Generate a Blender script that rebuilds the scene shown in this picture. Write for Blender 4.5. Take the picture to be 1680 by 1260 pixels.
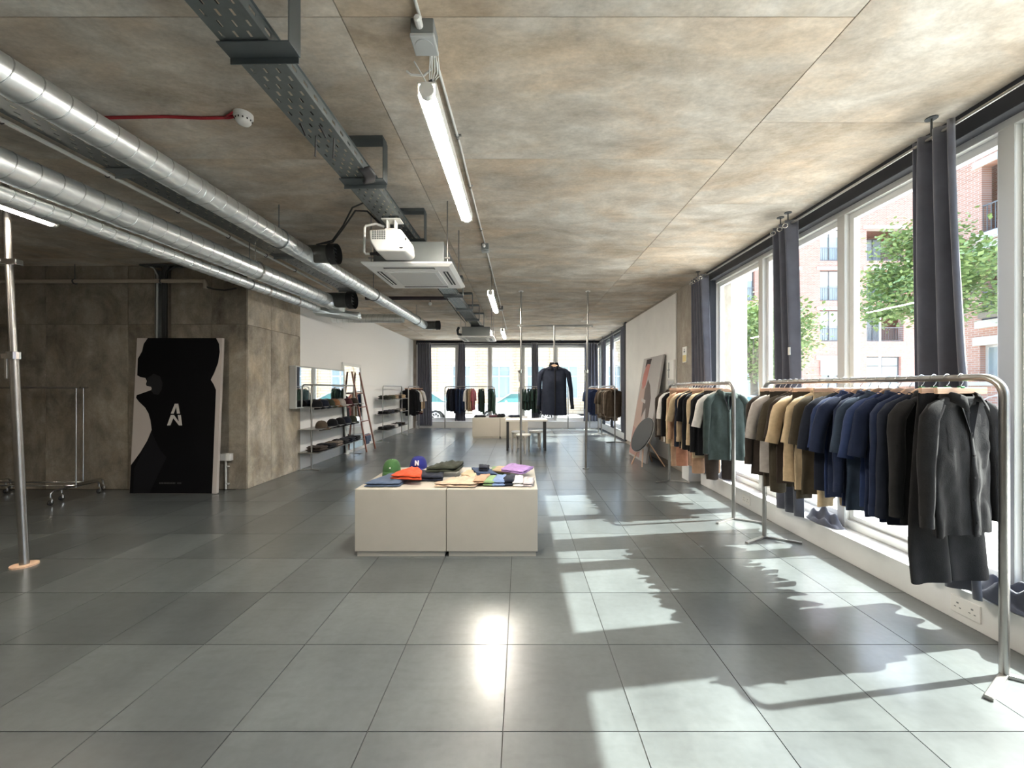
import bpy, bmesh, math, random
from mathutils import Vector, Matrix, noise
R = math.radians
sin, cos, pi = math.sin, math.cos, math.pi
for o in list(bpy.data.objects):
    bpy.data.objects.remove(o, do_unlink=True)
SC = bpy.context.scene
COL = SC.collection

# ------------------------------------------------------------------ camera
cam = bpy.data.cameras.new('camera')
cam.sensor_width = 36.0
cam.lens = 36.0 * 655 / 1680
cam.shift_x, cam.shift_y = -14 / 1680, 7 / 1680
cam.clip_end = 300
co = bpy.data.objects.new('camera', cam)
COL.objects.link(co)
co.location = (0, 0, 1.52)
co.rotation_euler = (R(90), 0, 0)
SC.camera = co

# ------------------------------------------------------------------ sky, sun, exposure
SUN_DIR = Vector((-1.0, -0.15, -1.10)).normalized()          # travel direction of the sunlight
w = bpy.data.worlds.new('sky'); SC.world = w; w.use_nodes = True
nt = w.node_tree
bg = nt.nodes['Background']
sky = nt.nodes.new('ShaderNodeTexSky')
sky.sky_type = 'NISHITA'; sky.sun_disc = False
sky.sun_elevation = math.asin(-SUN_DIR.z)
sky.sun_rotation = math.atan2(-SUN_DIR.x, -SUN_DIR.y)
sky.air_density = 1.0; sky.dust_density = 3.0; sky.ozone_density = 0.6
hs = nt.nodes.new('ShaderNodeHueSaturation'); hs.inputs['Saturation'].default_value = 1.0
nt.links.new(sky.outputs[0], hs.inputs['Color']); nt.links.new(hs.outputs[0], bg.inputs[0])
bg.inputs[1].default_value = 0.32
sl = bpy.data.lights.new('sun', 'SUN'); sl.energy = 7.5; sl.angle = R(0.6); sl.color = (1.0, 0.97, 0.92)
so = bpy.data.objects.new('sun', sl); COL.objects.link(so)
so.rotation_euler = SUN_DIR.to_track_quat('-Z', 'Y').to_euler()
so.location = (20, 5, 20)
vs = SC.view_settings
SC.display_settings.display_device = 'sRGB'
vs.view_transform = 'Standard'; vs.look = 'None'; vs.gamma = 1.0; vs.use_curve_mapping = False
vs.exposure = 1.95
SC.cycles.max_bounces = 10; SC.cycles.diffuse_bounces = 6; SC.cycles.glossy_bounces = 4
SC.cycles.transparent_max_bounces = 12; SC.cycles.sample_clamp_indirect = 8.0
SC.cycles.caustics_reflective = False; SC.cycles.caustics_refractive = False

# ------------------------------------------------------------------ helpers: materials
MATS = {}
def M(name, col, rough=0.6, metal=0.0, var=0.0, vscale=3.0, bump=0.0, bscale=60.0, coord='Object', emit=0.0, spec=0.5, sheen=0.0, col2=None, stretch=None, rnd=0.0, rvar=0.0, detail=6.0):
    m = bpy.data.materials.new(name); m.use_nodes = True
    t = m.node_tree; b = t.nodes['Principled BSDF']
    b.inputs['Base Color'].default_value = (*col, 1)
    b.inputs['Roughness'].default_value = rough
    b.inputs['Metallic'].default_value = metal
    b.inputs['Specular IOR Level'].default_value = spec
    if sheen: b.inputs['Sheen Weight'].default_value = sheen
    if emit:
        b.inputs['Emission Color'].default_value = (*col, 1); b.inputs['Emission Strength'].default_value = emit
    vec = None
    if var or bump or rvar or col2:
        tc = t.nodes.new('ShaderNodeTexCoord')
        if coord == 'World':
            g = t.nodes.new('ShaderNodeNewGeometry'); vec = g.outputs['Position']
        else:
            vec = tc.outputs[coord]
        if stretch:
            mp = t.nodes.new('ShaderNodeMapping'); mp.inputs['Scale'].default_value = stretch
            t.links.new(vec, mp.inputs[0]); vec = mp.outputs[0]
    if var or col2:
        n = t.nodes.new('ShaderNodeTexNoise'); n.inputs['Scale'].default_value = vscale; n.inputs['Detail'].default_value = detail
        n.inputs['Roughness'].default_value = 0.6
        t.links.new(vec, n.inputs['Vector'])
        rp = t.nodes.new('ShaderNodeValToRGB')
        rp.color_ramp.elements[0].position = 0.3; rp.color_ramp.elements[1].position = 0.7
        c1 = tuple(max(0, c * (1 - var)) for c in col); c2 = col2 if col2 else tuple(min(1, c * (1 + var)) for c in col)
        rp.color_ramp.elements[0].color = (*c1, 1); rp.color_ramp.elements[1].color = (*c2, 1)
        t.links.new(n.outputs['Fac'], rp.inputs[0])
        out = rp.outputs[0]
        if rnd:
            oi = t.nodes.new('ShaderNodeObjectInfo')
            mr = t.nodes.new('ShaderNodeMapRange'); mr.inputs['To Min'].default_value = 1 - rnd; mr.inputs['To Max'].default_value = 1 + rnd
            t.links.new(oi.outputs['Random'], mr.inputs[0])
            mx = t.nodes.new('ShaderNodeVectorMath'); mx.operation = 'SCALE'
            t.links.new(out, mx.inputs[0]); t.links.new(mr.outputs[0], mx.inputs['Scale']); out = mx.outputs[0]
        t.links.new(out, b.inputs['Base Color'])
    if rvar:
        n3 = t.nodes.new('ShaderNodeTexNoise'); n3.inputs['Scale'].default_value = vscale * 1.7; n3.inputs['Detail'].default_value = 5
        t.links.new(vec, n3.inputs['Vector'])
        mr3 = t.nodes.new('ShaderNodeMapRange'); mr3.inputs['From Min'].default_value = 0.3; mr3.inputs['From Max'].default_value = 0.7
        mr3.inputs['To Min'].default_value = rough - rvar; mr3.inputs['To Max'].default_value = rough + rvar
        t.links.new(n3.outputs['Fac'], mr3.inputs[0]); t.links.new(mr3.outputs[0], b.inputs['Roughness'])
    if bump:
        n2 = t.nodes.new('ShaderNodeTexNoise'); n2.inputs['Scale'].default_value = bscale; n2.inputs['Detail'].default_value = 4
        t.links.new(vec, n2.inputs['Vector'])
        bp = t.nodes.new('ShaderNodeBump'); bp.inputs['Strength'].default_value = bump; bp.inputs['Distance'].default_value = 0.01
        t.links.new(n2.outputs['Fac'], bp.inputs['Height']); t.links.new(bp.outputs[0], b.inputs['Normal'])
    MATS[name] = m
    return m

def concrete(name, dark, light, warm, rough=0.85, scale=0.9, stretch=(1, 1, 1), rnd=0.08, pits=0.25, streak=None, deep=0.85):
    """board-formed concrete: broad stains, streaks, fine speckle, air pits; colour only"""
    m = bpy.data.materials.new(name); m.use_nodes = True
    t = m.node_tree; b = t.nodes['Principled BSDF']; L = t.links.new
    b.inputs['Roughness'].default_value = rough; b.inputs['Specular IOR Level'].default_value = 0.25
    g = t.nodes.new('ShaderNodeNewGeometry')
    oi = t.nodes.new('ShaderNodeObjectInfo')
    cx = t.nodes.new('ShaderNodeCombineXYZ'); ml = t.nodes.new('ShaderNodeMath'); ml.operation = 'MULTIPLY'; ml.inputs[1].default_value = 40
    L(oi.outputs['Random'], ml.inputs[0]); L(ml.outputs[0], cx.inputs[0]); L(ml.outputs[0], cx.inputs[2])
    ad = t.nodes.new('ShaderNodeVectorMath'); ad.operation = 'ADD'; L(g.outputs['Position'], ad.inputs[0]); L(cx.outputs[0], ad.inputs[1])
    mp = t.nodes.new('ShaderNodeMapping'); mp.inputs['Scale'].default_value = stretch; L(ad.outputs[0], mp.inputs[0])
    def nz(sc, det, ro=0.6, dist=0.0, src=mp.outputs[0]):
        n = t.nodes.new('ShaderNodeTexNoise'); n.inputs['Scale'].default_value = sc; n.inputs['Detail'].default_value = det
        n.inputs['Roughness'].default_value = ro; n.inputs['Distortion'].default_value = dist
        L(src, n.inputs['Vector']); return n.outputs['Fac']
    def ramp(f, a, b_, ca, cb):
        r = t.nodes.new('ShaderNodeValToRGB'); r.color_ramp.elements[0].position = a; r.color_ramp.elements[1].position = b_
        r.color_ramp.elements[0].color = (*ca, 1); r.color_ramp.elements[1].color = (*cb, 1); L(f, r.inputs[0]); return r.outputs[0]
    def mix(f, a, b_, mode='MIX'):
        x = t.nodes.new('ShaderNodeMix'); x.data_type = 'RGBA'; x.blend_type = mode
        if isinstance(f, float): x.inputs[0].default_value = f
        else: L(f, x.inputs[0])
        L(a, x.inputs[6])
        if isinstance(b_, tuple): x.inputs[7].default_value = (*b_, 1)
        else: L(b_, x.inputs[7])
        return x.outputs[2]
    base = ramp(nz(scale, 8, 0.68, 0.6), 0.36, 0.64, dark, light)
    wf = t.nodes.new('ShaderNodeMapRange'); wf.inputs[1].default_value = 0.45; wf.inputs[2].default_value = 0.72; wf.inputs[4].default_value = 0.75
    L(nz(scale * 1.6, 6, 0.6, 1.0), wf.inputs[0])
    c = mix(wf.outputs[0], base, warm)
    md = ramp(nz(3.6, 9, 0.7, 0.4), 0.32, 0.68, (0.70, 0.68, 0.66), (1.14, 1.14, 1.14))
    c = mix(0.9, c, md, 'MULTIPLY')
    if streak:
        sm = t.nodes.new('ShaderNodeMapping'); sm.inputs['Scale'].default_value = streak; L(ad.outputs[0], sm.inputs[0])
        sk = ramp(nz(1.0, 7, 0.65, 0.3, sm.outputs[0]), 0.36, 0.62, (0.62, 0.60, 0.58), (1.08, 1.08, 1.08))
        c = mix(deep, c, sk, 'MULTIPLY')
    sp = ramp(nz(45, 3), 0.3, 0.7, (0.86, 0.86, 0.86), (1.1, 1.1, 1.1))
    c = mix(0.7, c, sp, 'MULTIPLY')
    pv = t.nodes.new('ShaderNodeTexVoronoi'); pv.inputs['Scale'].default_value = 9; L(g.outputs['Position'], pv.inputs['Vector'])
    pr = ramp(pv.outputs['Distance'], 0.03, 0.07, (0.35, 0.31, 0.27), (1, 1, 1))
    c = mix(pits, c, pr, 'MULTIPLY')
    mr = t.nodes.new('ShaderNodeMapRange'); mr.inputs['To Min'].default_value = 1 - rnd; mr.inputs['To Max'].default_value = 1 + rnd
    L(oi.outputs['Random'], mr.inputs[0])
    sc_ = t.nodes.new('ShaderNodeVectorMath'); sc_.operation = 'SCALE'; L(c, sc_.inputs[0]); L(mr.outputs[0], sc_.inputs['Scale'])
    L(sc_.outputs[0], b.inputs['Base Color'])
    bp = t.nodes.new('ShaderNodeBump'); bp.inputs['Strength'].default_value = 0.15; bp.inputs['Distance'].default_value = 0.01
    L(nz(25, 5), bp.inputs['Height']); L(bp.outputs[0], b.inputs['Normal'])
    MATS[name] = m
    return m

def brick_mat(name, c1, c2, mortar, scale, bw=0.225, rh=0.075, axis='XZ', ms=0.01):
    m = bpy.data.materials.new(name); m.use_nodes = True
    t = m.node_tree; b = t.nodes['Principled BSDF']; L = t.links.new
    b.inputs['Roughness'].default_value = 0.9
    g = t.nodes.new('ShaderNodeNewGeometry'); s = t.nodes.new('ShaderNodeSeparateXYZ'); c = t.nodes.new('ShaderNodeCombineXYZ')
    L(g.outputs['Position'], s.inputs[0]); L(s.outputs[axis[0]], c.inputs[0]); L(s.outputs[axis[1]], c.inputs[1])
    k = t.nodes.new('ShaderNodeTexBrick'); L(c.outputs[0], k.inputs['Vector'])
    k.inputs['Color1'].default_value = (*c1, 1); k.inputs['Color2'].default_value = (*c2, 1); k.inputs['Mortar'].default_value = (*mortar, 1)
    k.inputs['Scale'].default_value = scale; k.inputs['Brick Width'].default_value = bw; k.inputs['Row Height'].default_value = rh
    k.inputs['Mortar Size'].default_value = ms
    L(k.outputs['Color'], b.inputs['Base Color'])
    bp = t.nodes.new('ShaderNodeBump'); bp.inputs['Strength'].default_value = 0.3; bp.inputs['Distance'].default_value = 0.01
    inv = t.nodes.new('ShaderNodeMath'); inv.operation = 'SUBTRACT'; inv.inputs[0].default_value = 1; L(k.outputs['Fac'], inv.inputs[1])
    L(inv.outputs[0], bp.inputs['Height']); L(bp.outputs[0], b.inputs['Normal'])
    MATS[name] = m
    return m

def glass_mat(name, tint=(0.93, 0.97, 0.96), refl=1.0):
    """thin pane: transparent with a Fresnel reflection"""
    m = bpy.data.materials.new(name); m.use_nodes = True
    t = m.node_tree; t.nodes.clear(); L = t.links.new
    o = t.nodes.new('ShaderNodeOutputMaterial'); tr = t.nodes.new('ShaderNodeBsdfTransparent'); gl = t.nodes.new('ShaderNodeBsdfGlossy')
    tr.inputs[0].default_value = (*tint, 1); gl.inputs['Roughness'].default_value = 0.0
    f = t.nodes.new('ShaderNodeFresnel')
    g = t.nodes.new('ShaderNodeNewGeometry'); mr = t.nodes.new('ShaderNodeMapRange')      # same air-to-glass index on both faces of the pane
    mr.inputs['To Min'].default_value = 1.45; mr.inputs['To Max'].default_value = 1 / 1.45
    L(g.outputs['Backfacing'], mr.inputs[0]); L(mr.outputs[0], f.inputs[0])
    x = t.nodes.new('ShaderNodeMixShader'); L(f.outputs[0], x.inputs[0]); L(tr.outputs[0], x.inputs[1]); L(gl.outputs[0], x.inputs[2]); L(x.outputs[0], o.inputs[0])
    MATS[name] = m
    return m

# ------------------------------------------------------------------ helpers: geometry
class MB:
    def __init__(s): s.v = []; s.f = []
    def add(s, vs, fs):
        n = len(s.v); s.v += [tuple(p) for p in vs]; s.f += [tuple(i + n for i in f) for f in fs]; return s
    def box(s, x0, x1, y0, y1, z0, z1):
        return s.add([(x0, y0, z0), (x1, y0, z0), (x1, y1, z0), (x0, y1, z0), (x0, y0, z1), (x1, y0, z1), (x1, y1, z1), (x0, y1, z1)],
                     [(3, 2, 1, 0), (4, 5, 6, 7), (0, 1, 5, 4), (1, 2, 6, 5), (2, 3, 7, 6), (3, 0, 4, 7)])
    def cbox(s, c, sx, sy, sz): return s.box(c[0] - sx / 2, c[0] + sx / 2, c[1] - sy / 2, c[1] + sy / 2, c[2] - sz / 2, c[2] + sz / 2)
    def beam(s, p0, p1, a, b, up=(0, 0, 1)):
        """rectangular bar between two points, a wide (sideways) and b high"""
        p0, p1 = Vector(p0), Vector(p1); d = (p1 - p0).normalized(); u = Vector(up)
        if abs(d.dot(u)) > 0.98: u = Vector((1, 0, 0))
        r = d.cross(u).normalized() * a / 2; q = r.cross(d).normalized() * b / 2
        vs = [p + i * r + j * q for p in (p0, p1) for i, j in ((-1, -1), (1, -1), (1, 1), (-1, 1))]
        return s.add(vs, [(0, 1, 2, 3)[::-1], (4, 5, 6, 7), (0, 1, 5, 4), (1, 2, 6, 5), (2, 3, 7, 6), (3, 0, 4, 7)])
    def tube(s, path, r, n=10, caps=True, closed=False, flat=1.0):
        pts = [Vector(p) for p in path]; N = len(pts); rr = r if isinstance(r, (list, tuple)) else [r] * N
        ref = None; base = len(s.v)
        for i, p in enumerate(pts):
            a = pts[i - 1] if (i > 0 or closed) else p; b = pts[(i + 1) % N] if (i < N - 1 or closed) else p
            t = (b - a).normalized()
            if ref is None:
                ref = Vector((0, 0, 1)) if abs(t.z) < 0.9 else Vector((1, 0, 0))
            e1 = (ref - t * ref.dot(t)).normalized(); ref = e1; e2 = t.cross(e1)
            for k in range(n):
                an = 2 * pi * k / n; s.v.append(tuple(p + (e1 * cos(an) + e2 * sin(an) * flat) * rr[i]))
        for i in range(N if closed else N - 1):
            j = (i + 1) % N
            for k in range(n):
                s.f.append((base + i * n + k, base + i * n + (k + 1) % n, base + j * n + (k + 1) % n, base + j * n + k))
        if caps and not closed:
            s.f.append(tuple(base + k for k in range(n))[::-1]); s.f.append(tuple(base + (N - 1) * n + k for k in range(n)))
        return s
    def cyl(s, p0, p1, r, r1=None, n=16): return s.tube([p0, p1], [r, r if r1 is None else r1], n)
    def lathe(s, c, prof, n=24):
        """prof: list of (radius, z)"""
        base = len(s.v)
        for r, z in prof:
            for k in range(n):
                a = 2 * pi * k / n; s.v.append((c[0] + r * cos(a), c[1] + r * sin(a), c[2] + z))
        for i in range(len(prof) - 1):
            for k in range(n):
                s.f.append((base + i * n + k, base + i * n + (k + 1) % n, base + (i + 1) * n + (k + 1) % n, base + (i + 1) * n + k))
        s.f.append(tuple(base + k for k in range(n))[::-1]); s.f.append(tuple(base + (len(prof) - 1) * n + k for k in range(n)))
        return s
    def grid(s, fn, nu, nv, closeu=False):
        base = len(s.v); W = nu if closeu else nu + 1
        for j in range(nv + 1):
            for i in range(W): s.v.append(tuple(fn(i / nu, j / nv)))
        for j in range(nv):
            for i in range(nu):
                a = base + j * W + i; b = base + j * W + (i + 1) % W
                s.f.append((a, b, b + W, a + W))
        return s
    def prism(s, poly, fn, t0, t1):
        """poly of (u, v); fn(u, v, t) -> point; extruded from t0 to t1"""
        n = len(poly)
        vs = [fn(u, v, t0) for u, v in poly] + [fn(u, v, t1) for u, v in poly]
        fs = [tuple(range(n))[::-1], tuple(range(n, 2 * n))] + [(i, (i + 1) % n, n + (i + 1) % n, n + i) for i in range(n)]
        return s.add(vs, fs)
    def mesh(s, name, bevel=0.0, smooth=False, seg=2, fix=True):
        me = bpy.data.meshes.new(name); me.from_pydata(s.v, [], s.f)
        bm = bmesh.new(); bm.from_mesh(me)
        if fix: bmesh.ops.recalc_face_normals(bm, faces=bm.faces)
        if bevel:
            es = [e for e in bm.edges if len(e.link_faces) == 2 and e.calc_face_angle(0) > 0.5]
            bmesh.ops.bevel(bm, geom=es, offset=bevel, segments=seg, affect='EDGES', profile=0.5, clamp_overlap=True)
        bm.to_mesh(me); bm.free()
        if smooth:
            me.polygons.foreach_set('use_smooth', [True] * len(me.polygons))
            if smooth == 'auto':
                at = me.attributes.new('sharp_edge', 'BOOLEAN', 'EDGE') if 'sharp_edge' not in me.attributes else me.attributes['sharp_edge']
                bm = bmesh.new(); bm.from_mesh(me); bm.edges.ensure_lookup_table()
                vals = [len(e.link_faces) == 2 and e.calc_face_angle(0) > R(38) for e in bm.edges]; bm.free()
                at.data.foreach_set('value', vals)
        me.update()
        return me
    def build(s, name, mat, parent=None, smooth=False, bevel=0.0, local=False, label=None, cat=None, group=None, kind=None, seg=2):
        if local:
            org = Vector((0, 0, 0))
        elif parent is not None:
            org = WL[parent.name]
        else:
            xs, ys, zs = zip(*s.v); org = Vector(((min(xs) + max(xs)) / 2, (min(ys) + max(ys)) / 2, min(zs)))
        if org.length: s.v = [(p[0] - org.x, p[1] - org.y, p[2] - org.z) for p in s.v]
        me = s.mesh(name, bevel, smooth, seg)
        me.materials.append(MATS[mat] if isinstance(mat, str) else mat)
        return obj(name, me, parent, org if parent is None and not local else None, label, cat, group, kind)

WL = {}
def obj(name, data, parent=None, loc=None, label=None, cat=None, group=None, kind=None):
    o = bpy.data.objects.new(name, data); COL.objects.link(o)
    if parent is not None:
        o.parent = parent; WL[o.name] = WL.get(parent.name, Vector((0, 0, 0)))
    else:
        WL[o.name] = Vector(loc) if loc is not None else Vector((0, 0, 0))
    if loc is not None: o.location = loc
    tag(o, label, cat, group, kind)
    return o
def tag(o, label=None, cat=None, group=None, kind=None):
    if label: o['label'] = label
    if cat: o['category'] = cat
    if group: o['group'] = group
    if kind: o['kind'] = kind
    return o
def thing(name, loc, label, cat, group=None, rz=0.0):
    o = obj(name, None, None, loc, label, cat, group); o.empty_display_size = 0.1
    o.rotation_euler = (0, 0, rz)
    return o
def struct(o): o['kind'] = 'structure'; return o
def colored(name, me, mat, parent):
    """object that shares mesh data but has its own material"""
    o = bpy.data.objects.new(name, me); COL.objects.link(o); o.parent = parent; WL[o.name] = Vector((0, 0, 0))
    if not me.materials: me.materials.append(None)
    o.material_slots[0].link = 'OBJECT'; o.material_slots[0].material = MATS[mat]
    return o
def arc(c, r, a0, a1, n, plane='YZ'):
    out = []
    for i in range(n + 1):
        a = a0 + (a1 - a0) * i / n; u, v = r * cos(a), r * sin(a)
        out.append({'YZ': (c[0], c[1] + u, c[2] + v), 'XZ': (c[0] + u, c[1], c[2] + v), 'XY': (c[0] + u, c[1] + v, c[2])}[plane])
    return out
ORD = ['first', 'second', 'third', 'fourth', 'fifth', 'sixth', 'seventh', 'eighth', 'ninth', 'tenth', 'eleventh', 'twelfth', 'thirteenth', 'fourteenth',
       'fifteenth', 'sixteenth', 'seventeenth', 'eighteenth', 'nineteenth', 'twentieth', 'twenty-first', 'twenty-second', 'twenty-third', 'twenty-fourth', 'twenty-fifth']

# ------------------------------------------------------------------ materials
concrete('ceiling_concrete', (0.53, 0.445, 0.35), (0.79, 0.75, 0.69), (0.72, 0.565, 0.415), scale=1.0, stretch=(0.7, 1.15, 1), rnd=0.05, pits=0.12, streak=(0.6, 2.0, 1), deep=0.42)
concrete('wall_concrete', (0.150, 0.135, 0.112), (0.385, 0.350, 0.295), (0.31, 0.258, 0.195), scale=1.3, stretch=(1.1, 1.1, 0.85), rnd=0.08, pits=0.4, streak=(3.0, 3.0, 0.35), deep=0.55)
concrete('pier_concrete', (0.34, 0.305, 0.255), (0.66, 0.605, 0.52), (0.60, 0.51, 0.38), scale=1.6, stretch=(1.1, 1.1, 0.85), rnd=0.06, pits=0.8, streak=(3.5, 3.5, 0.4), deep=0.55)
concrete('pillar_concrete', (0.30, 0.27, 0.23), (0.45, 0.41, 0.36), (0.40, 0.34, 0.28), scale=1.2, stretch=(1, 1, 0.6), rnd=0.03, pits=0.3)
def floor_material():
    m = bpy.data.materials.new('floor_tile'); m.use_nodes = True; MATS['floor_tile'] = m
    t = m.node_tree; b = t.nodes['Principled BSDF']; L = t.links.new
    g = t.nodes.new('ShaderNodeNewGeometry'); oi = t.nodes.new('ShaderNodeObjectInfo')
    def nz(sc, det, st=(1, 1, 1)):
        mp = t.nodes.new('ShaderNodeMapping'); mp.inputs['Scale'].default_value = st; L(g.outputs['Position'], mp.inputs[0])
        n = t.nodes.new('ShaderNodeTexNoise'); n.inputs['Scale'].default_value = sc; n.inputs['Detail'].default_value = det; L(mp.outputs[0], n.inputs['Vector']); return n.outputs['Fac']
    def rng(f, a, c, lo, hi):
        r = t.nodes.new('ShaderNodeMapRange'); r.inputs[1].default_value = a; r.inputs[2].default_value = c; r.inputs[3].default_value = lo; r.inputs[4].default_value = hi; L(f, r.inputs[0]); return r.outputs[0]
    def mul(p, q):
        x = t.nodes.new('ShaderNodeMath'); x.operation = 'MULTIPLY'; L(p, x.inputs[0]); L(q, x.inputs[1]); return x.outputs[0]
    k = mul(rng(nz(1.3, 3), .2, .8, .86, 1.14), rng(nz(28, 4), .2, .8, .88, 1.12))
    k = mul(k, rng(oi.outputs['Random'], 0, 1, .80, 1.20))
    k = mul(k, rng(nz(7, 6, (1, 3, 1)), .50, .78, 1.0, .80))
    k = mul(k, rng(nz(3.0, 7, (1.2, .6, 1)), .3, .7, .82, 1.18))
    c = t.nodes.new('ShaderNodeVectorMath'); c.operation = 'SCALE'; c.inputs[0].default_value = (0.088, 0.098, 0.099); L(k, c.inputs['Scale']); L(c.outputs[0], b.inputs['Base Color'])
    b.inputs['Roughness'].default_value = 0.30; b.inputs['Specular IOR Level'].default_value = 1.0; b.inputs['Coat Weight'].default_value = 0.45; b.inputs['Coat Roughness'].default_value = 0.16
floor_material()
M('floor_base', (0.06, 0.06, 0.06), rough=0.7)
M('joint', (0.10, 0.085, 0.07), rough=0.95)
def painted_block():
    m = M('white_wall', (0.92, 0.91, 0.90), rough=0.75)
    t = m.node_tree; b = t.nodes['Principled BSDF']; L = t.links.new
    g = t.nodes.new('ShaderNodeNewGeometry'); s = t.nodes.new('ShaderNodeSeparateXYZ'); c = t.nodes.new('ShaderNodeCombineXYZ')
    L(g.outputs['Position'], s.inputs[0]); L(s.outputs['Y'], c.inputs[0]); L(s.outputs['Z'], c.inputs[1])
    k = t.nodes.new('ShaderNodeTexBrick'); L(c.outputs[0], k.inputs['Vector']); k.inputs['Scale'].default_value = 1
    k.inputs['Brick Width'].default_value = 0.44; k.inputs['Row Height'].default_value = 0.225; k.inputs['Mortar Size'].default_value = 0.008
    bp = t.nodes.new('ShaderNodeBump'); bp.inputs['Strength'].default_value = 0.35; bp.inputs['Distance'].default_value = 0.008; bp.invert = True
    L(k.outputs['Fac'], bp.inputs['Height']); L(bp.outputs[0], b.inputs['Normal'])
painted_block()
M('white_board', (0.74, 0.72, 0.69), rough=0.6, var=0.05, vscale=2, coord='World')
M('white_paint', (0.82, 0.82, 0.81), rough=0.45)
M('frame_grey', (0.60, 0.60, 0.58), rough=0.45)
M('sill_white', (0.78, 0.78, 0.77), rough=0.4, var=0.04, vscale=4, coord='World')
M('plinth_cream', (0.45, 0.415, 0.355), rough=0.55, var=0.03, vscale=5, bump=0.03, bscale=120)
M('black_fabric', (0.018, 0.020, 0.028), rough=0.9, sheen=0.2)
M('curtain', (0.100, 0.105, 0.140), rough=0.8, sheen=0.5, var=0.15, vscale=6, bump=0.04, bscale=300)
M('steel', (0.40, 0.39, 0.375), rough=0.32, metal=1.0, var=0.08, vscale=12)
M('chrome', (0.72, 0.72, 0.72), rough=0.15, metal=1.0)
M('galvanised', (0.78, 0.82, 0.83), rough=0.36, metal=0.92, var=0.08, vscale=9, bump=0.012, bscale=14)
M('galv_seam', (0.50, 0.53, 0.54), rough=0.4, metal=1.0)
M('tray_metal', (0.21, 0.235, 0.24), rough=0.45, metal=0.85, var=0.10, vscale=10)
M('dark_metal', (0.07, 0.075, 0.08), rough=0.5, metal=0.4)
M('bracket_metal', (0.16, 0.18, 0.19), rough=0.45, metal=0.8)
M('duct_sleeve', (0.12, 0.125, 0.12), rough=0.4, metal=0.7, var=0.2, vscale=8)
M('plastic_white', (0.80, 0.79, 0.76), rough=0.45)
M('panel_white', (0.88, 0.87, 0.85), rough=0.4)
M('panel_grille', (0.70, 0.69, 0.67), rough=0.5)
M('plastic_grey', (0.50, 0.51, 0.51), rough=0.5)
M('plastic_dark_grey', (0.20, 0.21, 0.21), rough=0.5)
M('plastic_black', (0.02, 0.02, 0.022), rough=0.5)
M('cable_black', (0.02, 0.02, 0.02), rough=0.6)
M('cable_red', (0.35, 0.02, 0.03), rough=0.55)
M('pipe_cream', (0.42, 0.36, 0.29), rough=0.6)
M('pipe_dark', (0.05, 0.035, 0.045), rough=0.5)
M('tube_light', (1.0, 0.93, 0.82), emit=90.0)
M('tube_light_dim', (1.0, 0.90, 0.76), emit=45.0)
M('wood_hanger', (0.66, 0.42, 0.28), rough=0.5, var=0.18, vscale=6, stretch=(1, 8, 8))
M('wood_pale', (0.70, 0.48, 0.34), rough=0.5, var=0.12, vscale=5, stretch=(8, 8, 1))
M('wood_red', (0.22, 0.09, 0.06), rough=0.5, var=0.2, vscale=5, stretch=(8, 8, 1))
M('mirror', (0.90, 0.92, 0.92), rough=0.02, metal=1.0)
M('stool_white', (0.78, 0.75, 0.70), rough=0.4)
M('leg_grey', (0.42, 0.40, 0.37), rough=0.5)
M('green_clip', (0.02, 0.22, 0.07), rough=0.5)
M('canvas_white', (0.46, 0.42, 0.40), rough=0.8)
M('print_black', (0.004, 0.004, 0.005), rough=0.9, spec=0.1)
M('print_dark', (0.010, 0.010, 0.012), rough=0.9, spec=0.1)
M('print_face', (0.018, 0.018, 0.020), rough=0.9, spec=0.1)
M('print_text', (0.05, 0.05, 0.05), rough=0.9)
M('print_logo', (0.58, 0.56, 0.54), rough=0.8)
M('art_grey', (0.44, 0.42, 0.41), rough=0.8)
M('art_hair', (0.035, 0.02, 0.02), rough=0.8)
M('art_skin', (0.48, 0.20, 0.17), rough=0.8)
M('art_pink', (0.46, 0.33, 0.28), rough=0.8)
M('art_rose', (0.42, 0.25, 0.22), rough=0.8)
M('art_brown', (0.15, 0.12, 0.11), rough=0.8)
M('art_skirt', (0.20, 0.15, 0.13), rough=0.8)
M('disc_dark', (0.014, 0.015, 0.015), rough=0.6)
M('sign_yellow', (0.75, 0.60, 0.25), rough=0.5)
M('sign_white', (0.85, 0.83, 0.78), rough=0.5)
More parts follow.
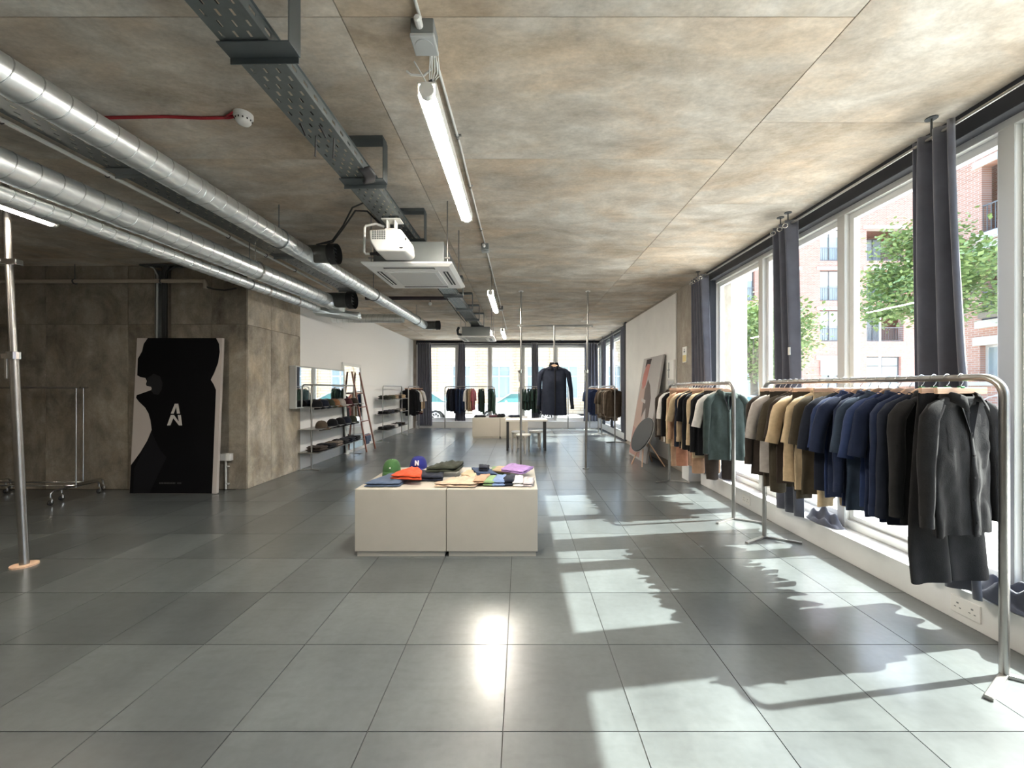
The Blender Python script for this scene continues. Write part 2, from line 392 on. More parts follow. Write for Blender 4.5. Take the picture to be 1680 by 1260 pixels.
FAB = {'charcoal': (0.017, 0.016, 0.0165), 'black': (0.010, 0.010, 0.012), 'ink': (0.014, 0.017, 0.028), 'navy': (0.016, 0.023, 0.052), 'blue navy': (0.022, 0.036, 0.095),
       'steel blue': (0.035, 0.050, 0.078), 'olive brown': (0.055, 0.044, 0.030), 'dark brown': (0.045, 0.034, 0.028), 'taupe': (0.17, 0.135, 0.11), 'cream': (0.55, 0.42, 0.27), 'sand': (0.42, 0.31, 0.20),
       'pale grey': (0.40, 0.36, 0.33), 'white': (0.75, 0.72, 0.69), 'grey green': (0.050, 0.068, 0.064), 'tan': (0.42, 0.26, 0.17), 'terracotta': (0.36, 0.17, 0.11),
       'forest green': (0.022, 0.040, 0.032), 'bottle green': (0.03, 0.055, 0.04), 'brown': (0.10, 0.075, 0.055), 'mushroom': (0.20, 0.165, 0.13), 'denim': (0.05, 0.075, 0.14),
       'rose': (0.45, 0.12, 0.14), 'olive': (0.06, 0.065, 0.035), 'dark olive': (0.035, 0.038, 0.026), 'orange': (0.52, 0.07, 0.025), 'green': (0.055, 0.13, 0.045), 'royal blue': (0.022, 0.026, 0.16),
       'light blue': (0.18, 0.25, 0.42), 'leaf green': (0.22, 0.33, 0.16), 'purple': (0.33, 0.20, 0.42), 'beige': (0.50, 0.37, 0.27), 'lilac grey': (0.46, 0.42, 0.43), 'maroon': (0.06, 0.02, 0.025), 'rust': (0.24, 0.12, 0.06), 'slate blue': (0.07, 0.095, 0.15)}
for k, c in FAB.items():
    M('fab ' + k, c, rough=0.88, sheen=0.06, var=0.16, vscale=14, bump=0.15, bscale=160, spec=0.15)
M('tarmac', (0.50, 0.49, 0.48), rough=0.9, var=0.1, vscale=3, coord='World')
M('paving', (0.68, 0.66, 0.62), rough=0.85, var=0.08, vscale=2, coord='World')
brick_mat('brick_red', (0.42, 0.17, 0.13), (0.52, 0.25, 0.20), (0.52, 0.44, 0.40), 1.0, axis='XZ')
brick_mat('brick_red_side', (0.46, 0.22, 0.16), (0.56, 0.30, 0.23), (0.55, 0.46, 0.40), 1.0, axis='YZ')
brick_mat('stone_courses', (0.62, 0.50, 0.36), (0.70, 0.58, 0.43), (0.40, 0.30, 0.20), 1.0, bw=0.9, rh=0.17, axis='XZ', ms=0.014)
brick_mat('stone_pilaster', (0.58, 0.42, 0.28), (0.64, 0.49, 0.33), (0.36, 0.25, 0.17), 1.0, bw=0.45, rh=0.17, axis='XZ', ms=0.016)
M('lintel', (0.66, 0.62, 0.57), rough=0.8)
M('win_frame', (0.10, 0.10, 0.11), rough=0.5)
M('win_frame_white', (0.75, 0.75, 0.74), rough=0.5)
M('win_glass', (0.35, 0.42, 0.45), rough=0.06, spec=0.9)
M('railing', (0.16, 0.16, 0.17), rough=0.5)
M('blind', (0.70, 0.68, 0.64), rough=0.8)
M('leaf', (0.24, 0.38, 0.12), rough=0.6, var=0.35, vscale=2.2, col2=(0.42, 0.52, 0.20))
M('bark', (0.30, 0.25, 0.20), rough=0.9, var=0.2, vscale=8)
M('car_silver', (0.62, 0.63, 0.64), rough=0.3, metal=0.3)
M('car_white', (0.78, 0.80, 0.82), rough=0.25)
M('car_glass', (0.10, 0.26, 0.27), rough=0.05, spec=0.9)
M('tyre', (0.03, 0.03, 0.03), rough=0.8)
M('graffiti', (0.80, 0.74, 0.74), rough=0.7)
glass_mat('pane')

# ================================================================== THE SHELL
ZC = 3.36            # soffit
XR = 2.86            # face of the low plinth under the right-hand windows
YB = 15.30           # face of the plinth under the back windows
XL = -4.12           # white wall / pier side
YW = 6.00            # concrete wall of the alcove
XFAR, YNEAR = -9.0, -3.5

# floor: slab + raised-floor tiles
mb = MB().box(XFAR, 3.3, YNEAR, 15.9, -0.25, -0.006)
floor = struct(mb.build('floor', 'floor_base'))
TS = 0.6
def tile_mb(m, x, y, s=TS - 0.005):
    return m.box(x - s / 2, x + s / 2, y - s / 2, y + s / 2, -0.02, 0.0)
tile_me = tile_mb(MB(), 0, 0).mesh('floor_tile')
tile_me.materials.append(MATS['floor_tile'])
cells = []
for i in range(-16, 6):
    for j in range(-10, 25):
        x = -0.078 + 0.6 * i - 0.3; y = 1.768 + 0.6 * j - 0.3
        if x > 2.95 or y > 15.5 or y < YNEAR + .3 or x < XFAR + .3: continue
        if y > YW + .25 and x < XL - .25: continue
        seen = y > 1.2 and x > -1.31 * y - 0.5 and x < 1.27 * y + .5
        cells.append((0 if seen else 1, y, x))
cells.sort()
rest = MB()
for n, (s, y, x) in enumerate(cells):
    if s == 0 and n < 285:
        o = obj('floor_tile', tile_me, floor); o.location = Vector((x, y, 0)) - WL['floor']
    else:
        tile_mb(rest, x, y)
rest.build('distant_floor_tiles', 'floor_tile', floor, kind='stuff')

# ceiling: slab + formwork panels with open joints
mb = MB().box(XFAR, 3.4, YNEAR, 16.0, ZC + 0.012, ZC + 0.35)
ceiling = struct(mb.build('ceiling', 'joint'))
edges_x = [(-9.0, -8.49), (-8.49, -5.95), (-5.95, -3.42), (-3.42, -0.89), (-0.89, 1.66), (1.66, 3.4)]
for k, (x0, x1) in enumerate(edges_x):
    y = -3.5 + (0.58 if k < 5 else 0.14)
    ys = [-3.5]
    while y < 15.9: ys.append(y); y += 1.225
    ys.append(16.0)
    for a, b in zip(ys[:-1], ys[1:]):
        MB().box(x0 + .003, x1 - .003, a + .002, b - .002, ZC, ZC + 0.02).build('ceiling_panel', 'ceiling_concrete', ceiling, bevel=0.001, seg=1)

# concrete alcove wall (facing the camera) and its pier side, cast in 1.25 m panels
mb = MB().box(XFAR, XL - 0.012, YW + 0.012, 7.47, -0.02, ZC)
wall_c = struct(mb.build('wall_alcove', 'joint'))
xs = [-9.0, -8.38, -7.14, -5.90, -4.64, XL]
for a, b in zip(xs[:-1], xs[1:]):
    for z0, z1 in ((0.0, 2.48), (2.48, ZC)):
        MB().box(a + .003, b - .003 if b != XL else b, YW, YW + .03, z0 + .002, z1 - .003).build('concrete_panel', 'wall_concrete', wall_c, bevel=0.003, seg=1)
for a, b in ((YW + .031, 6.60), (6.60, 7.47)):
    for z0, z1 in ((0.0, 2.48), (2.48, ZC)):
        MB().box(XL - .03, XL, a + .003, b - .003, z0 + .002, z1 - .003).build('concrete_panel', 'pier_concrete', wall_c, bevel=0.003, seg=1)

# white painted blockwork wall
struct(MB().box(XL - 0.3, XL - 0.004, 7.47, 15.95, -0.02, ZC).build('wall_left', 'white_wall'))
struct(MB().box(XL - 0.15, XL + 0.10, 15.36, 15.62, -0.02, ZC).build('wall_back_return', 'pillar_concrete', bevel=0.004))
# the rest of the room behind the camera
struct(MB().box(XFAR - 0.2, XFAR, YNEAR, YW + 0.5, -0.02, ZC).build('wall_far_left', 'wall_concrete'))
struct(MB().box(XFAR, 3.4, YNEAR - 0.2, YNEAR, -0.02, ZC).build('wall_rear', 'wall_concrete'))

# right-hand pier between the two window runs
pier = struct(MB().box(2.94, 3.35, 6.34, 11.20, -0.02, ZC).build('wall_right_pier', 'pillar_concrete', bevel=0.004))
MB().box(2.915, 2.94, 7.50, 11.15, 0.10, 3.31).build('lining_board', 'white_board', pier, bevel=0.002)

# low plinths under the windows
def plinth(name, x0, x1, y0, y1, h, joints=(), axis='Y'):
    o = struct(MB().box(x0, x1, y0, y1, 0.0, h).build(name, 'sill_white', bevel=0.004))
    return o
pl_r = plinth('trim_1', XR, 3.36, YNEAR, 6.34, 0.215)
pl_f = plinth('trim_2', 3.06, 3.36, 11.20, 15.6, 0.235)
pl_b = plinth('trim_3', XL + 0.10, 3.36, YB, 15.85, 0.25)

# window runs ------------------------------------------------------------
def window_run(name, axis, fixed, stops, z0, z1, depth=0.13, face=0.085, sgn=1, thick=0.03):
    """curtain-wall bays; 'axis' is the running direction, 'fixed' the inner face coordinate, sgn the outward direction"""
    def bx(m, a0, a1, d0, d1, zz0, zz1):
        q0, q1 = sorted((fixed + sgn * d0, fixed + sgn * d1))
        return m.box(q0, q1, a0, a1, zz0, zz1) if axis == 'Y' else m.box(a0, a1, q0, q1, zz0, zz1)
    a0, a1 = min(stops), max(stops)
    root = struct(obj(name, None, None, (fixed, a0, z0) if axis == 'Y' else (a0, fixed, z0)))
    bx(MB(), a0, a1, 0, depth, z1 - 0.07, z1).build('head_rail', 'frame_grey', root, bevel=0.003)
    bx(MB(), a0, a1, 0.02, depth, z0, z0 + 0.075).build('sill_rail', 'white_paint', root, bevel=0.003)
    for s in stops:
        bx(MB(), s - face / 2, s + face / 2, 0, 0.012, z0, z1 - .07).build('mullion_shaded_face', 'frame_grey', root, bevel=0.002)  # room face coloured grey for its shade; the daylit sides stay white
        bx(MB(), s - face / 2 + .003, s + face / 2 - .003, 0.012, depth, z0, z1 - .07).build('mullion', 'white_paint', root, bevel=0.003)
    st = sorted(stops)
    for p, q in zip(st[:-1], st[1:]):
        m = MB(); u, v = p + face / 2, q - face / 2
        for c0, c1, e0, e1 in ((u, u + .045, z0 + .075, z1 - .07), (v - .045, v, z0 + .075, z1 - .07), (u + .045, v - .045, z0 + .075, z0 + .12), (u + .045, v - .045, z1 - .125, z1 - .07)):
            bx(m, c0, c1, 0.05, 0.105, e0, e1)
        m.build('sash', 'white_paint', root, bevel=0.002)
        bx(MB(), u + .045, v - .045, 0.075, 0.081, z0 + .12, z1 - .125).build('glass_pane', 'pane', root)
    return root
window_run('window_1', 'Y', 3.04, [6.27, 5.06, 3.79, 2.50, 1.23, -0.04, -1.31, -2.58], 0.215, 3.22)
window_run('window_2', 'Y', 3.14, [11.24, 12.55, 13.86, 15.15], 0.235, 3.22)
window_run('window_3', 'X', 15.48, [-3.72, -2.46, -1.19, 0.08, 1.36, 2.64, 3.14], 0.25, 3.22)
struct(MB().box(3.04, 3.20, -3.5, -2.62, 0.215, 3.22).build('wall_right_rear', 'pillar_concrete'))
struct(MB().box(3.10, 3.35, 15.15, 15.62, 0.24, 3.22).build('wall_corner_post', 'frame_grey', bevel=0.004))
# black pelmets above the windows
struct(MB().box(2.95, 3.20, YNEAR, 6.34, 3.20, ZC).box(2.95, 3.05, 6.22, 6.34, 0.215, 3.20).build('trim_4', 'black_fabric', bevel=0.003))
struct(MB().box(3.02, 3.25, 11.20, 15.30, 3.20, ZC).box(2.90, 3.16, 11.06, 11.19, 0.05, ZC).build('trim_5', 'black_fabric', bevel=0.003))
struct(MB().box(XL + 0.10, 3.2, 15.36, 15.60, 3.20, ZC).build('trim_6', 'black_fabric', bevel=0.003))
struct(MB().box(XL + 0.11, XL + 0.30, 15.37, 15.50, 0.26, 3.20).build('trim_7', 'frame_grey', bevel=0.003))

# ================================================================== OUTSIDE
struct(MB().box(3.36, 9.0, -12, 60, -0.3, -0.02).box(-40, 3.36, 15.9, 17.2, -0.3, -0.02).build('ground_pavement', 'paving'))
struct(MB().box(9.0, 60, -12, 60, -0.4, -0.12).box(-40, 9.0, 17.2, 60, -0.4, -0.12).build('ground_road', 'tarmac'))
struct(MB().box(-40, 9.0, 22.2, 23.9, -0.3, -0.02).build('ground_far_pavement', 'paving'))
struct(MB().box(3.36, 3.75, 6.6, 7.3, -0.02, 4.5).build('wall_outside_pillar', 'lintel', bevel=0.01))

def facade(m, u0, u1, z0, z1, holes, fn, d):
    """wall sheet with rectangular openings; fn(u, depth, z) -> point; depth 0 (front) .. d (back)"""
    us = sorted(set([u0, u1] + [h[0] for h in holes] + [h[1] for h in holes])); zs = sorted(set([z0, z1] + [h[2] for h in holes] + [h[3] for h in holes]))
    for a, b in zip(us[:-1], us[1:]):
        for c, e in zip(zs[:-1], zs[1:]):
            mu, mz = (a + b) / 2, (c + e) / 2
            if any(h[0] < mu < h[1] and h[2] < mz < h[3] for h in holes): continue
            ps = [fn(a, 0, c), fn(b, 0, c), fn(b, d, c), fn(a, d, c), fn(a, 0, e), fn(b, 0, e), fn(b, d, e), fn(a, d, e)]
            m.add(ps, [(3, 2, 1, 0), (4, 5, 6, 7), (0, 1, 5, 4), (1, 2, 6, 5), (2, 3, 7, 6), (3, 0, 4, 7)])
    return m
def fbox(m, fn, u0, u1, d0, d1, z0, z1):
    ps = [fn(u0, d0, z0), fn(u1, d0, z0), fn(u1, d1, z0), fn(u0, d1, z0), fn(u0, d0, z1), fn(u1, d0, z1), fn(u1, d1, z1), fn(u0, d1, z1)]
    return m.add(ps, [(3, 2, 1, 0), (4, 5, 6, 7), (0, 1, 5, 4), (1, 2, 6, 5), (2, 3, 7, 6), (3, 0, 4, 7)])
def add_window(root, fn, h, d, frame='win_frame', bars=1, trans=None, blind=0.0):
    u0, u1, z0, z1 = h; m = MB(); t = 0.07
    fbox(m, fn, u0, u0 + t, d - .06, d, z0, z1); fbox(m, fn, u1 - t, u1, d - .06, d, z0, z1)
    fbox(m, fn, u0 + t, u1 - t, d - .06, d, z0, z0 + t); fbox(m, fn, u0 + t, u1 - t, d - .06, d, z1 - t, z1)
    for k in range(bars):
        c = u0 + (u1 - u0) * (k + 1) / (bars + 1); fbox(m, fn, c - t / 2, c + t / 2, d - .06, d, z0 + t, z1 - t)
    if trans: fbox(m, fn, u0 + t, u1 - t, d - .06, d, trans - .03, trans + .03)
    wo = m.build('window', frame, root)
    fbox(MB(), fn, u0 + t, u1 - t, d - .02, d - .01, z0 + t, z1 - t).build('pane', 'win_glass', wo)
    if blind: fbox(MB(), fn, u0 + t, u1 - t, d - .035, d - .022, z1 - t - (z1 - z0) * blind, z1 - t).build('blind', 'blind', wo)
def add_rail(root, fn, u0, u1, d, z0, h, step=0.12, mat='railing'):
    m = MB(); fbox(m, fn, u0, u1, d - .02, d + .02, z0 + h - .04, z0 + h); fbox(m, fn, u0, u1, d - .02, d + .02, z0 + .05, z0 + .08)
    n = int((u1 - u0) / step)
    for k in range(n + 1):
        u = u0 + (u1 - u0) * k / n; fbox(m, fn, u - .009, u + .009, d - .009, d + .009, z0, z0 + h)
    m.build('railing', mat, root)

# red brick block down the side street (faces the camera)
bA = thing('apartment_building', (22, 30, -0.1), 'red brick apartment block with stacked balconies at the end of the side street', 'building')
fA = lambda u, d, z: (u, 30 + d, z)
rowsA = [(5.05, 7.4), (8.1, 10.4), (11.1, 13.5)]
colsA = [(16.2, 17.6), (19.3, 20.9), (22.5, 24.1)]
holes = [(a, b, c, e) for a, b in colsA for c, e in rowsA]
loggia = [(26.0, 28.8, c, e) for c, e in rowsA]
grd = [(16.4, 18.6, -0.1, 2.9), (22.6, 24.0, 1.2, 3.6), (26.0, 28.6, 0.6, 3.9)]
facade(MB(), 13.5, 30.5, -0.1, 17, holes + loggia + grd, fA, 0.45).build('wall', 'brick_red', bA)
MB().box(13.5, 30.5, 32.2, 32.5, -0.1, 17).box(13.5, 13.8, 30.45, 32.2, -0.1, 17).box(30.2, 30.5, 30.45, 32.2, -0.1, 17).build('back_wall', 'brick_red', bA)
MB().box(13.4, 30.6, 29.9, 32.6, 17, 17.3).build('roof', 'lintel', bA)
for h in holes: add_window(bA, fA, h, 0.25, blind=random.Random(h[0] * 7 + h[2]).choice([0.2, 0.45, 0.3])); add_rail(bA, fA, h[0], h[1], 0.05, h[2], 1.0)
for h in loggia:
    add_window(bA, fA, (h[0] + .4, h[1] - .3, h[2], h[3] - .2), 1.6, bars=2); add_rail(bA, fA, h[0], h[1], 0.06, h[2], 1.05)
    MB().box(h[0] - .1, h[1] + .1, 30.4, 32.2, h[2] - .18, h[2] - .02).build('balcony_slab', 'lintel', bA)
for h in grd: add_window(bA, fA, h, 0.25, bars=1, trans=h[3] - .7)
for a, b in colsA + [(26.0, 28.8)]:
    for c, e in rowsA: MB().box(a - .25, b + .25, 29.94, 30.05, e, e + .25).build('lintel', 'lintel', bA)
MB().box(16.0, 19.2, 29.9, 30.02, 2.95, 3.45).build('lintel', 'lintel', bA); MB().box(22.2, 24.4, 29.9, 30.02, 3.65, 3.95).build('lintel', 'lintel', bA)
MB().box(22.5, 23.7, 29.86, 29.95, 2.5, 3.75).build('sign_board', 'sign_white', bA)

# brick block across the street on the right
bB = thing('balcony_building', (16, 12, -0.1), 'pale brick block with recessed balconies across the street', 'building')
fB = lambda u, d, z: (16 + d, u, z)
hb = [(11.2, 13.85, 6.85, 9.2), (11.2, 13.85, 3.85, 6.3), (11.2, 13.85, 9.9, 12.2), (12.2, 13.9, 0.2, 3.0)]
facade(MB(), 9.0, 16.2, -0.1, 12.9, hb, fB, 0.35).build('wall', 'brick_red_side', bB)
MB().box(17.7, 17.9, 9.0, 16.2, -0.1, 12.9).box(16.35, 17.7, 16.0, 16.2, -0.1, 12.9).box(16.35, 17.7, 9.0, 9.2, -0.1, 12.9).build('back_wall', 'brick_red_side', bB)
MB().box(15.9, 18, 8.9, 16.3, 12.9, 13.1).build('roof', 'lintel', bB)
for h in hb[:3]:
    add_window(bB, fB, (h[0] + .2, h[1] - 1.2, h[2], h[3] - .1), 1.5, frame='win_frame_white'); add_rail(bB, fB, h[0], h[1], 0.05, h[2], 1.0, mat='railing')
    MB().box(15.85, 17.6, h[0] - .1, h[1] + .1, h[2] - .25, h[2]).build('balcony_slab', 'lintel', bB)
add_window(bB, fB, hb[3], 0.25, frame='win_frame_white', bars=2)
for k, (c, e) in enumerate(((3.0, 3.3), (6.3, 6.55), (9.2, 9.45))):
    MB().box(15.95, 16.04, 11.0, 14.1, c + .01, e).build('band_course', 'lintel', bB)
# low terrace further along the street
bD = thing('terrace_building', (18.5, -3, -0.1), 'low brick terrace with shop windows along the street', 'building')
fD = lambda u, d, z: (18.5 + d, u, z)
hd = [(y, y + 2.2, .5, 2.9) for y in (-13.0, -9.4, -5.8, -2.2, 1.4, 5.0)] + [(y + .4, y + 1.8, 3.9, 5.5) for y in (-13.0, -9.4, -5.8, -2.2, 1.4, 5.0)]
facade(MB(), -14.5, 8.2, -0.1, 6.4, hd, fD, 0.35).build('wall', 'brick_red_side', bD)
MB().box(20.3, 20.6, -14.5, 8.2, -0.1, 6.4).box(18.85, 20.3, 7.95, 8.2, -0.1, 6.4).box(18.85, 20.3, -14.5, -14.25, -0.1, 6.4).build('back_wall', 'brick_red_side', bD)
MB().box(18.35, 20.75, -14.65, 8.35, 6.4, 6.65).build('roof', 'lintel', bD)
for h in hd: add_window(bD, fD, h, 0.22, frame='win_frame_white', bars=1)
# flower box on the lower balcony
fbx = thing('flower_box', (15.75, 13.1, 3.9), 'planter box of orange flowers hung on the lower balcony rail', 'planter')
MB().box(15.68, 15.84, 12.6, 13.7, 3.90, 4.10).build('box', 'bark', fbx)
rn = random.Random(5); m = MB()
for k in range(160):
    c = (15.76 + rn.uniform(-.12, .1), rn.uniform(12.55, 13.75), 4.1 + rn.random() * .25); s = .05
    a = rn.random() * 6.3; m.add([(c[0] + s * cos(a), c[1] + s * sin(a), c[2]), (c[0] - s * sin(a), c[1] + s * cos(a), c[2] + .03), (c[0] - s * cos(a), c[1] - s * sin(a), c[2]), (c[0] + s * sin(a), c[1] - s * cos(a), c[2] - .03)], [(0, 1, 2, 3)])
m.build('plants', 'leaf', fbx)

# low wall with graffiti beside the block
gw = thing('low_brick_wall', (14.2, 13, -0.1), 'low brick wall with white graffiti strokes across the street', 'wall')
MB().box(14.2, 14.5, 11.0, 15.0, -0.1, 1.60).build('brickwork', 'brick_red_side', gw)
MB().box(14.12, 14.58, 10.95, 15.05, 1.60, 1.72).build('coping', 'lintel', gw)
m = MB()
for pts in ([(12.72, .45), (12.85, .5), (12.8, .85), (12.55, .9), (12.5, 1.2), (12.65, 1.42), (12.9, 1.35), (12.88, 1.05), (12.72, .88)], [(11.75, 1.35), (12.1, 1.25), (12.25, 1.15), (12.3, .6), (12.35, .45), (12.05, .42)], [(11.8, .85), (12.25, .85)]):
    m.tube([(14.19, y, z) for y, z in pts], 0.022, 6)
m.build('graffiti', 'graffiti', gw)

# pale stone building behind the back windows
bC = thing('stone_building', (-6, 24, -0.1), 'yellow stone building with coursed facade beyond the back windows', 'building')
fC = lambda u, d, z: (u, 24 + d, z)
hc = [(-4.15, -3.0, 0.9, 2.9), (-2.0, -0.6, 0.9, 2.9), (0.35, 1.45, 0.9, 2.9), (2.35, 3.5, 0.9, 2.9), (-7.0, -5.9, 0.9, 2.9), (5.2, 6.4, 0.9, 2.9)]
facade(MB(), -24, 8.6, -0.1, 4.5, hc, fC, 0.4).build('wall', 'stone_courses', bC)
MB().box(-24, 8.6, 25.5, 25.8, -0.1, 4.5).box(8.3, 8.6, 24.4, 25.5, -0.1, 4.5).build('back_wall', 'stone_courses', bC)
MB().box(-24.2, 8.8, 23.8, 26, 4.5, 4.7).build('roof', 'lintel', bC)
for h in hc: add_window(bC, fC, h, 0.22, frame='win_frame_white', bars=1, trans=h[3] - .65)
for x in (-5.5, -2.55, -0.3, 1.75, 4.2, -9.0): MB().box(x, x + 0.48, 23.88, 24.02, -0.1, 4.45).build('pilaster', 'stone_pilaster', bC)
for h in hc: MB().box(h[0] - .12, h[1] + .12, 23.93, 24.02, h[3], h[3] + .2).build('lintel', 'lintel', bC)

# trees
def tree(loc, h_trunk, crown, nleaf, label, seed, fork=False, spread=1.0):
    rn = random.Random(seed); t = thing('street_tree', loc, label, 'tree'); x, y, z = loc
    m = MB(); m.tube([(x, y, z), (x + .05, y, z + h_trunk * .6), (x + .02, y, z + h_trunk)], [.17, .13, .10], 9)
    tips = []
    for k in range(9):
        a = k * 2.4; e = rn.uniform(.5, 1.0)
        c = Vector((x + crown[0] * .6 * cos(a) * e, y + crown[0] * .6 * sin(a) * e, z + h_trunk + crown[1] * rn.uniform(.1, 1.3)))
        b0 = Vector((x, y, z + h_trunk * rn.uniform(.75, 1.0))); mid = (b0 + c) / 2 + Vector((0, 0, .15))
        m.tube([b0, mid, c], [.06, .04, .02], 6); tips.append(c)
    m.build('trunk', 'bark', t, smooth=True)
    m = MB(); cl = []
    for k in range(26):
        while True:
            p = Vector((rn.uniform(-1, 1), rn.uniform(-1, 1), rn.uniform(-1, 1)))
            if p.length < 1: break
        cl.append(Vector((x + p.x * crown[0], y + p.y * crown[0], z + h_trunk + crown[1] * .75 + p.z * crown[1])))
    for k in range(nleaf):
        c = rn.choice(cl); p = c + Vector((rn.gauss(0, .34), rn.gauss(0, .34), rn.gauss(0, .24))) * spread
        n = Vector((rn.gauss(0, .6), rn.gauss(0, .6), 1)).normalized(); a = n.orthogonal().normalized(); a.rotate(Matrix.Rotation(rn.random() * 6.28, 3, n)); b = n.cross(a)
        s = rn.uniform(.05, .095)
        m.add([p + a * s, p + b * s * .6, p - a * s, p - b * s * .6], [(0, 1, 2, 3)])
    m.build('foliage', 'leaf', t)
tree((8.15, 14.0, -0.02), 2.2, (1.5, 1.35), 9000, 'small leafy street tree with forked trunk outside the farther window bays', 11)
tree((12.6, 12.0, -0.12), 4.0, (1.9, 1.5), 12000, 'taller green street tree in front of the brick block across the street', 23)
tree((14.4, 22.0, -0.12), 3.0, (1.6, 1.6), 3500, 'distant street tree along the side street by the brick flats', 31)
# lamp post
lp = thing('lamp_post', (23.4, 26, -0.12), 'slim grey street lamp post in front of the red brick block', 'lamp post')
MB().tube([(23.4, 26, -0.12), (23.4, 26, 2.5), (23.4, 26, 6.2)], [.09, .07, .05], 10).build('post', 'plastic_grey', lp, smooth=True)
MB().beam((23.4, 26, 6.2), (22.9, 25.8, 6.3), .12, .06).build('lamp_head', 'plastic_grey', lp)
# bollard
MB().tube([(-0.62, 17.0, -0.02), (-0.62, 17.0, 0.95), (-0.62, 17.0, 1.0)], [.06, .055, .03], 10).build('bollard', 'plastic_grey', label='grey metal bollard on the pavement outside the back windows', cat='bollard')

# cars
def car(loc, rz, paint, label):
    t = thing('parked_car', loc, label, 'car', rz=rz)
    prof = [(-2.1, .45), (-2.12, .72), (-2.0, .86), (-1.35, .93), (-.75, .98), (.95, 1.0), (1.75, .98), (2.05, .86), (2.12, .6), (2.08, .32), (1.72, .24), (1.66, .42), (1.5, .58), (1.27, .62), (1.04, .58), (.9, .42), (.86, .22), (-.92, .22), (-.96, .42), (-1.1, .58), (-1.33, .62), (-1.56, .58), (-1.7, .42), (-1.75, .26)]
    MB().prism(prof, lambda u, v, s: (u, s, v), -.86, .86).build('body', paint, t, bevel=0.05, local=True, smooth='auto')
    cab = [(-1.05, .96), (-.35, 1.38), (.2, 1.45), (1.0, 1.42), (1.75, .98)]
    m = MB(); n = len(cab)
    vs = [(u, -.80 + (v - .96) * .35, v) for u, v in cab] + [(u, .80 - (v - .96) * .35, v) for u, v in cab]
    m.add(vs, [tuple(range(n))[::-1], tuple(range(n, 2 * n))] + [(i, (i + 1) % n, n + (i + 1) % n, n + i) for i in range(n)])
    m.build('window_glass', 'car_glass', t, local=True, bevel=0.03)
    m = MB()
    m.grid(lambda a, b: (-.37 + 1.42 * a, -.62 + 1.24 * b, 1.39 + .075 * sin(pi * a) + .02 * sin(pi * b)), 8, 6)
    for s in (-1, 1):
        for (p, q) in (((-1.05, .97), (-.35, 1.40)), ((-.35, 1.40), (1.05, 1.43)), ((1.05, 1.43), (1.78, .99)), ((.35, .97), (.30, 1.42))):
            m.beam((p[0], s * (.815 - (p[1] - .96) * .35), p[1]), (q[0], s * (.815 - (q[1] - .96) * .35), q[1]), .06, .05)
    m.build('roof_frame', paint, t, local=True)
    for wx in (-1.33, 1.27):
        for s in (-1, 1):
            wh = MB().cyl((wx, s * .62, .31), (wx, s * .86, .31), .31, n=24).build('wheel', 'tyre', t, local=True, bevel=.03)
            m = MB().cyl((wx, s * .80, .31), (wx, s * .87, .31), .06, n=12)
            m.tube(arc((wx, s * .865, .31), .20, 0, 2 * pi, 24, 'XZ')[:-1], .022, 6, closed=True)
            for k in range(7): a = k * 2 * pi / 7; m.beam((wx + .05 * cos(a), s * .865, .31 + .05 * sin(a)), (wx + .19 * cos(a), s * .865, .31 + .19 * sin(a)), .03, .05, up=(0, 1, 0))
            m.build('wheel_rim', 'car_silver', wh, local=True)
    return t
car((-0.10, 19.2, -0.12), 0, 'car_silver', 'silver hatchback parked straight across from the back windows')
car((-5.2, 19.3, -0.12), 0, 'car_white', 'white car parked beside the left end of the back windows')
car((7.1, 10.6, -0.12), R(90), 'car_white', 'pale car parked outside behind the second clothes rack')
car((3.6 + 3.6, 20.8, -0.12), R(90), 'car_silver', 'silver car parked around the corner beyond the far right windows')

# ================================================================== CEILING SERVICES
def spiral_duct(name, p0, p1, r, label, pitch=0.12, group=None):
    t = thing(name, p0, label, 'duct', group)
    MB().tube([p0, p1], r, 28).build('duct_pipe', 'galvanised', t, smooth='auto')
    P0, P1 = Vector(p0), Vector(p1); d = (P1 - P0); L = d.length; d.normalize(); e1 = d.cross(Vector((0, 0, 1))).normalized(); e2 = e1.cross(d)
    n = int(L / pitch * 16); pts = []
    for i in range(n + 1):
        a = 2 * pi * i / 16; pts.append(P0 + d * (L * i / n) + (e1 * cos(a) + e2 * sin(a)) * (r + .0005))
    MB().tube(pts, 0.0035, 5, caps=False).build('seam', 'galv_seam', t, smooth=True)
    return t, d
def collar_ring(m, p, d, r, wd=0.03): return m.tube([Vector(p) - d * wd / 2, Vector(p) + d * wd / 2], r, 28)

# upper duct
d1, dd = spiral_duct('spiral_duct', (-2.55, -1.0, 3.02), (-2.28, 9.45, 3.02), 0.092, 'upper galvanised spiral duct running the length of the ceiling')
for y in (3.02, 6.9): collar_ring(MB(), (-2.55 + .02584 * (y + 1), y, 3.02), dd, 0.097, .05).build('joint_collar', 'galvanised', d1, smooth='auto')
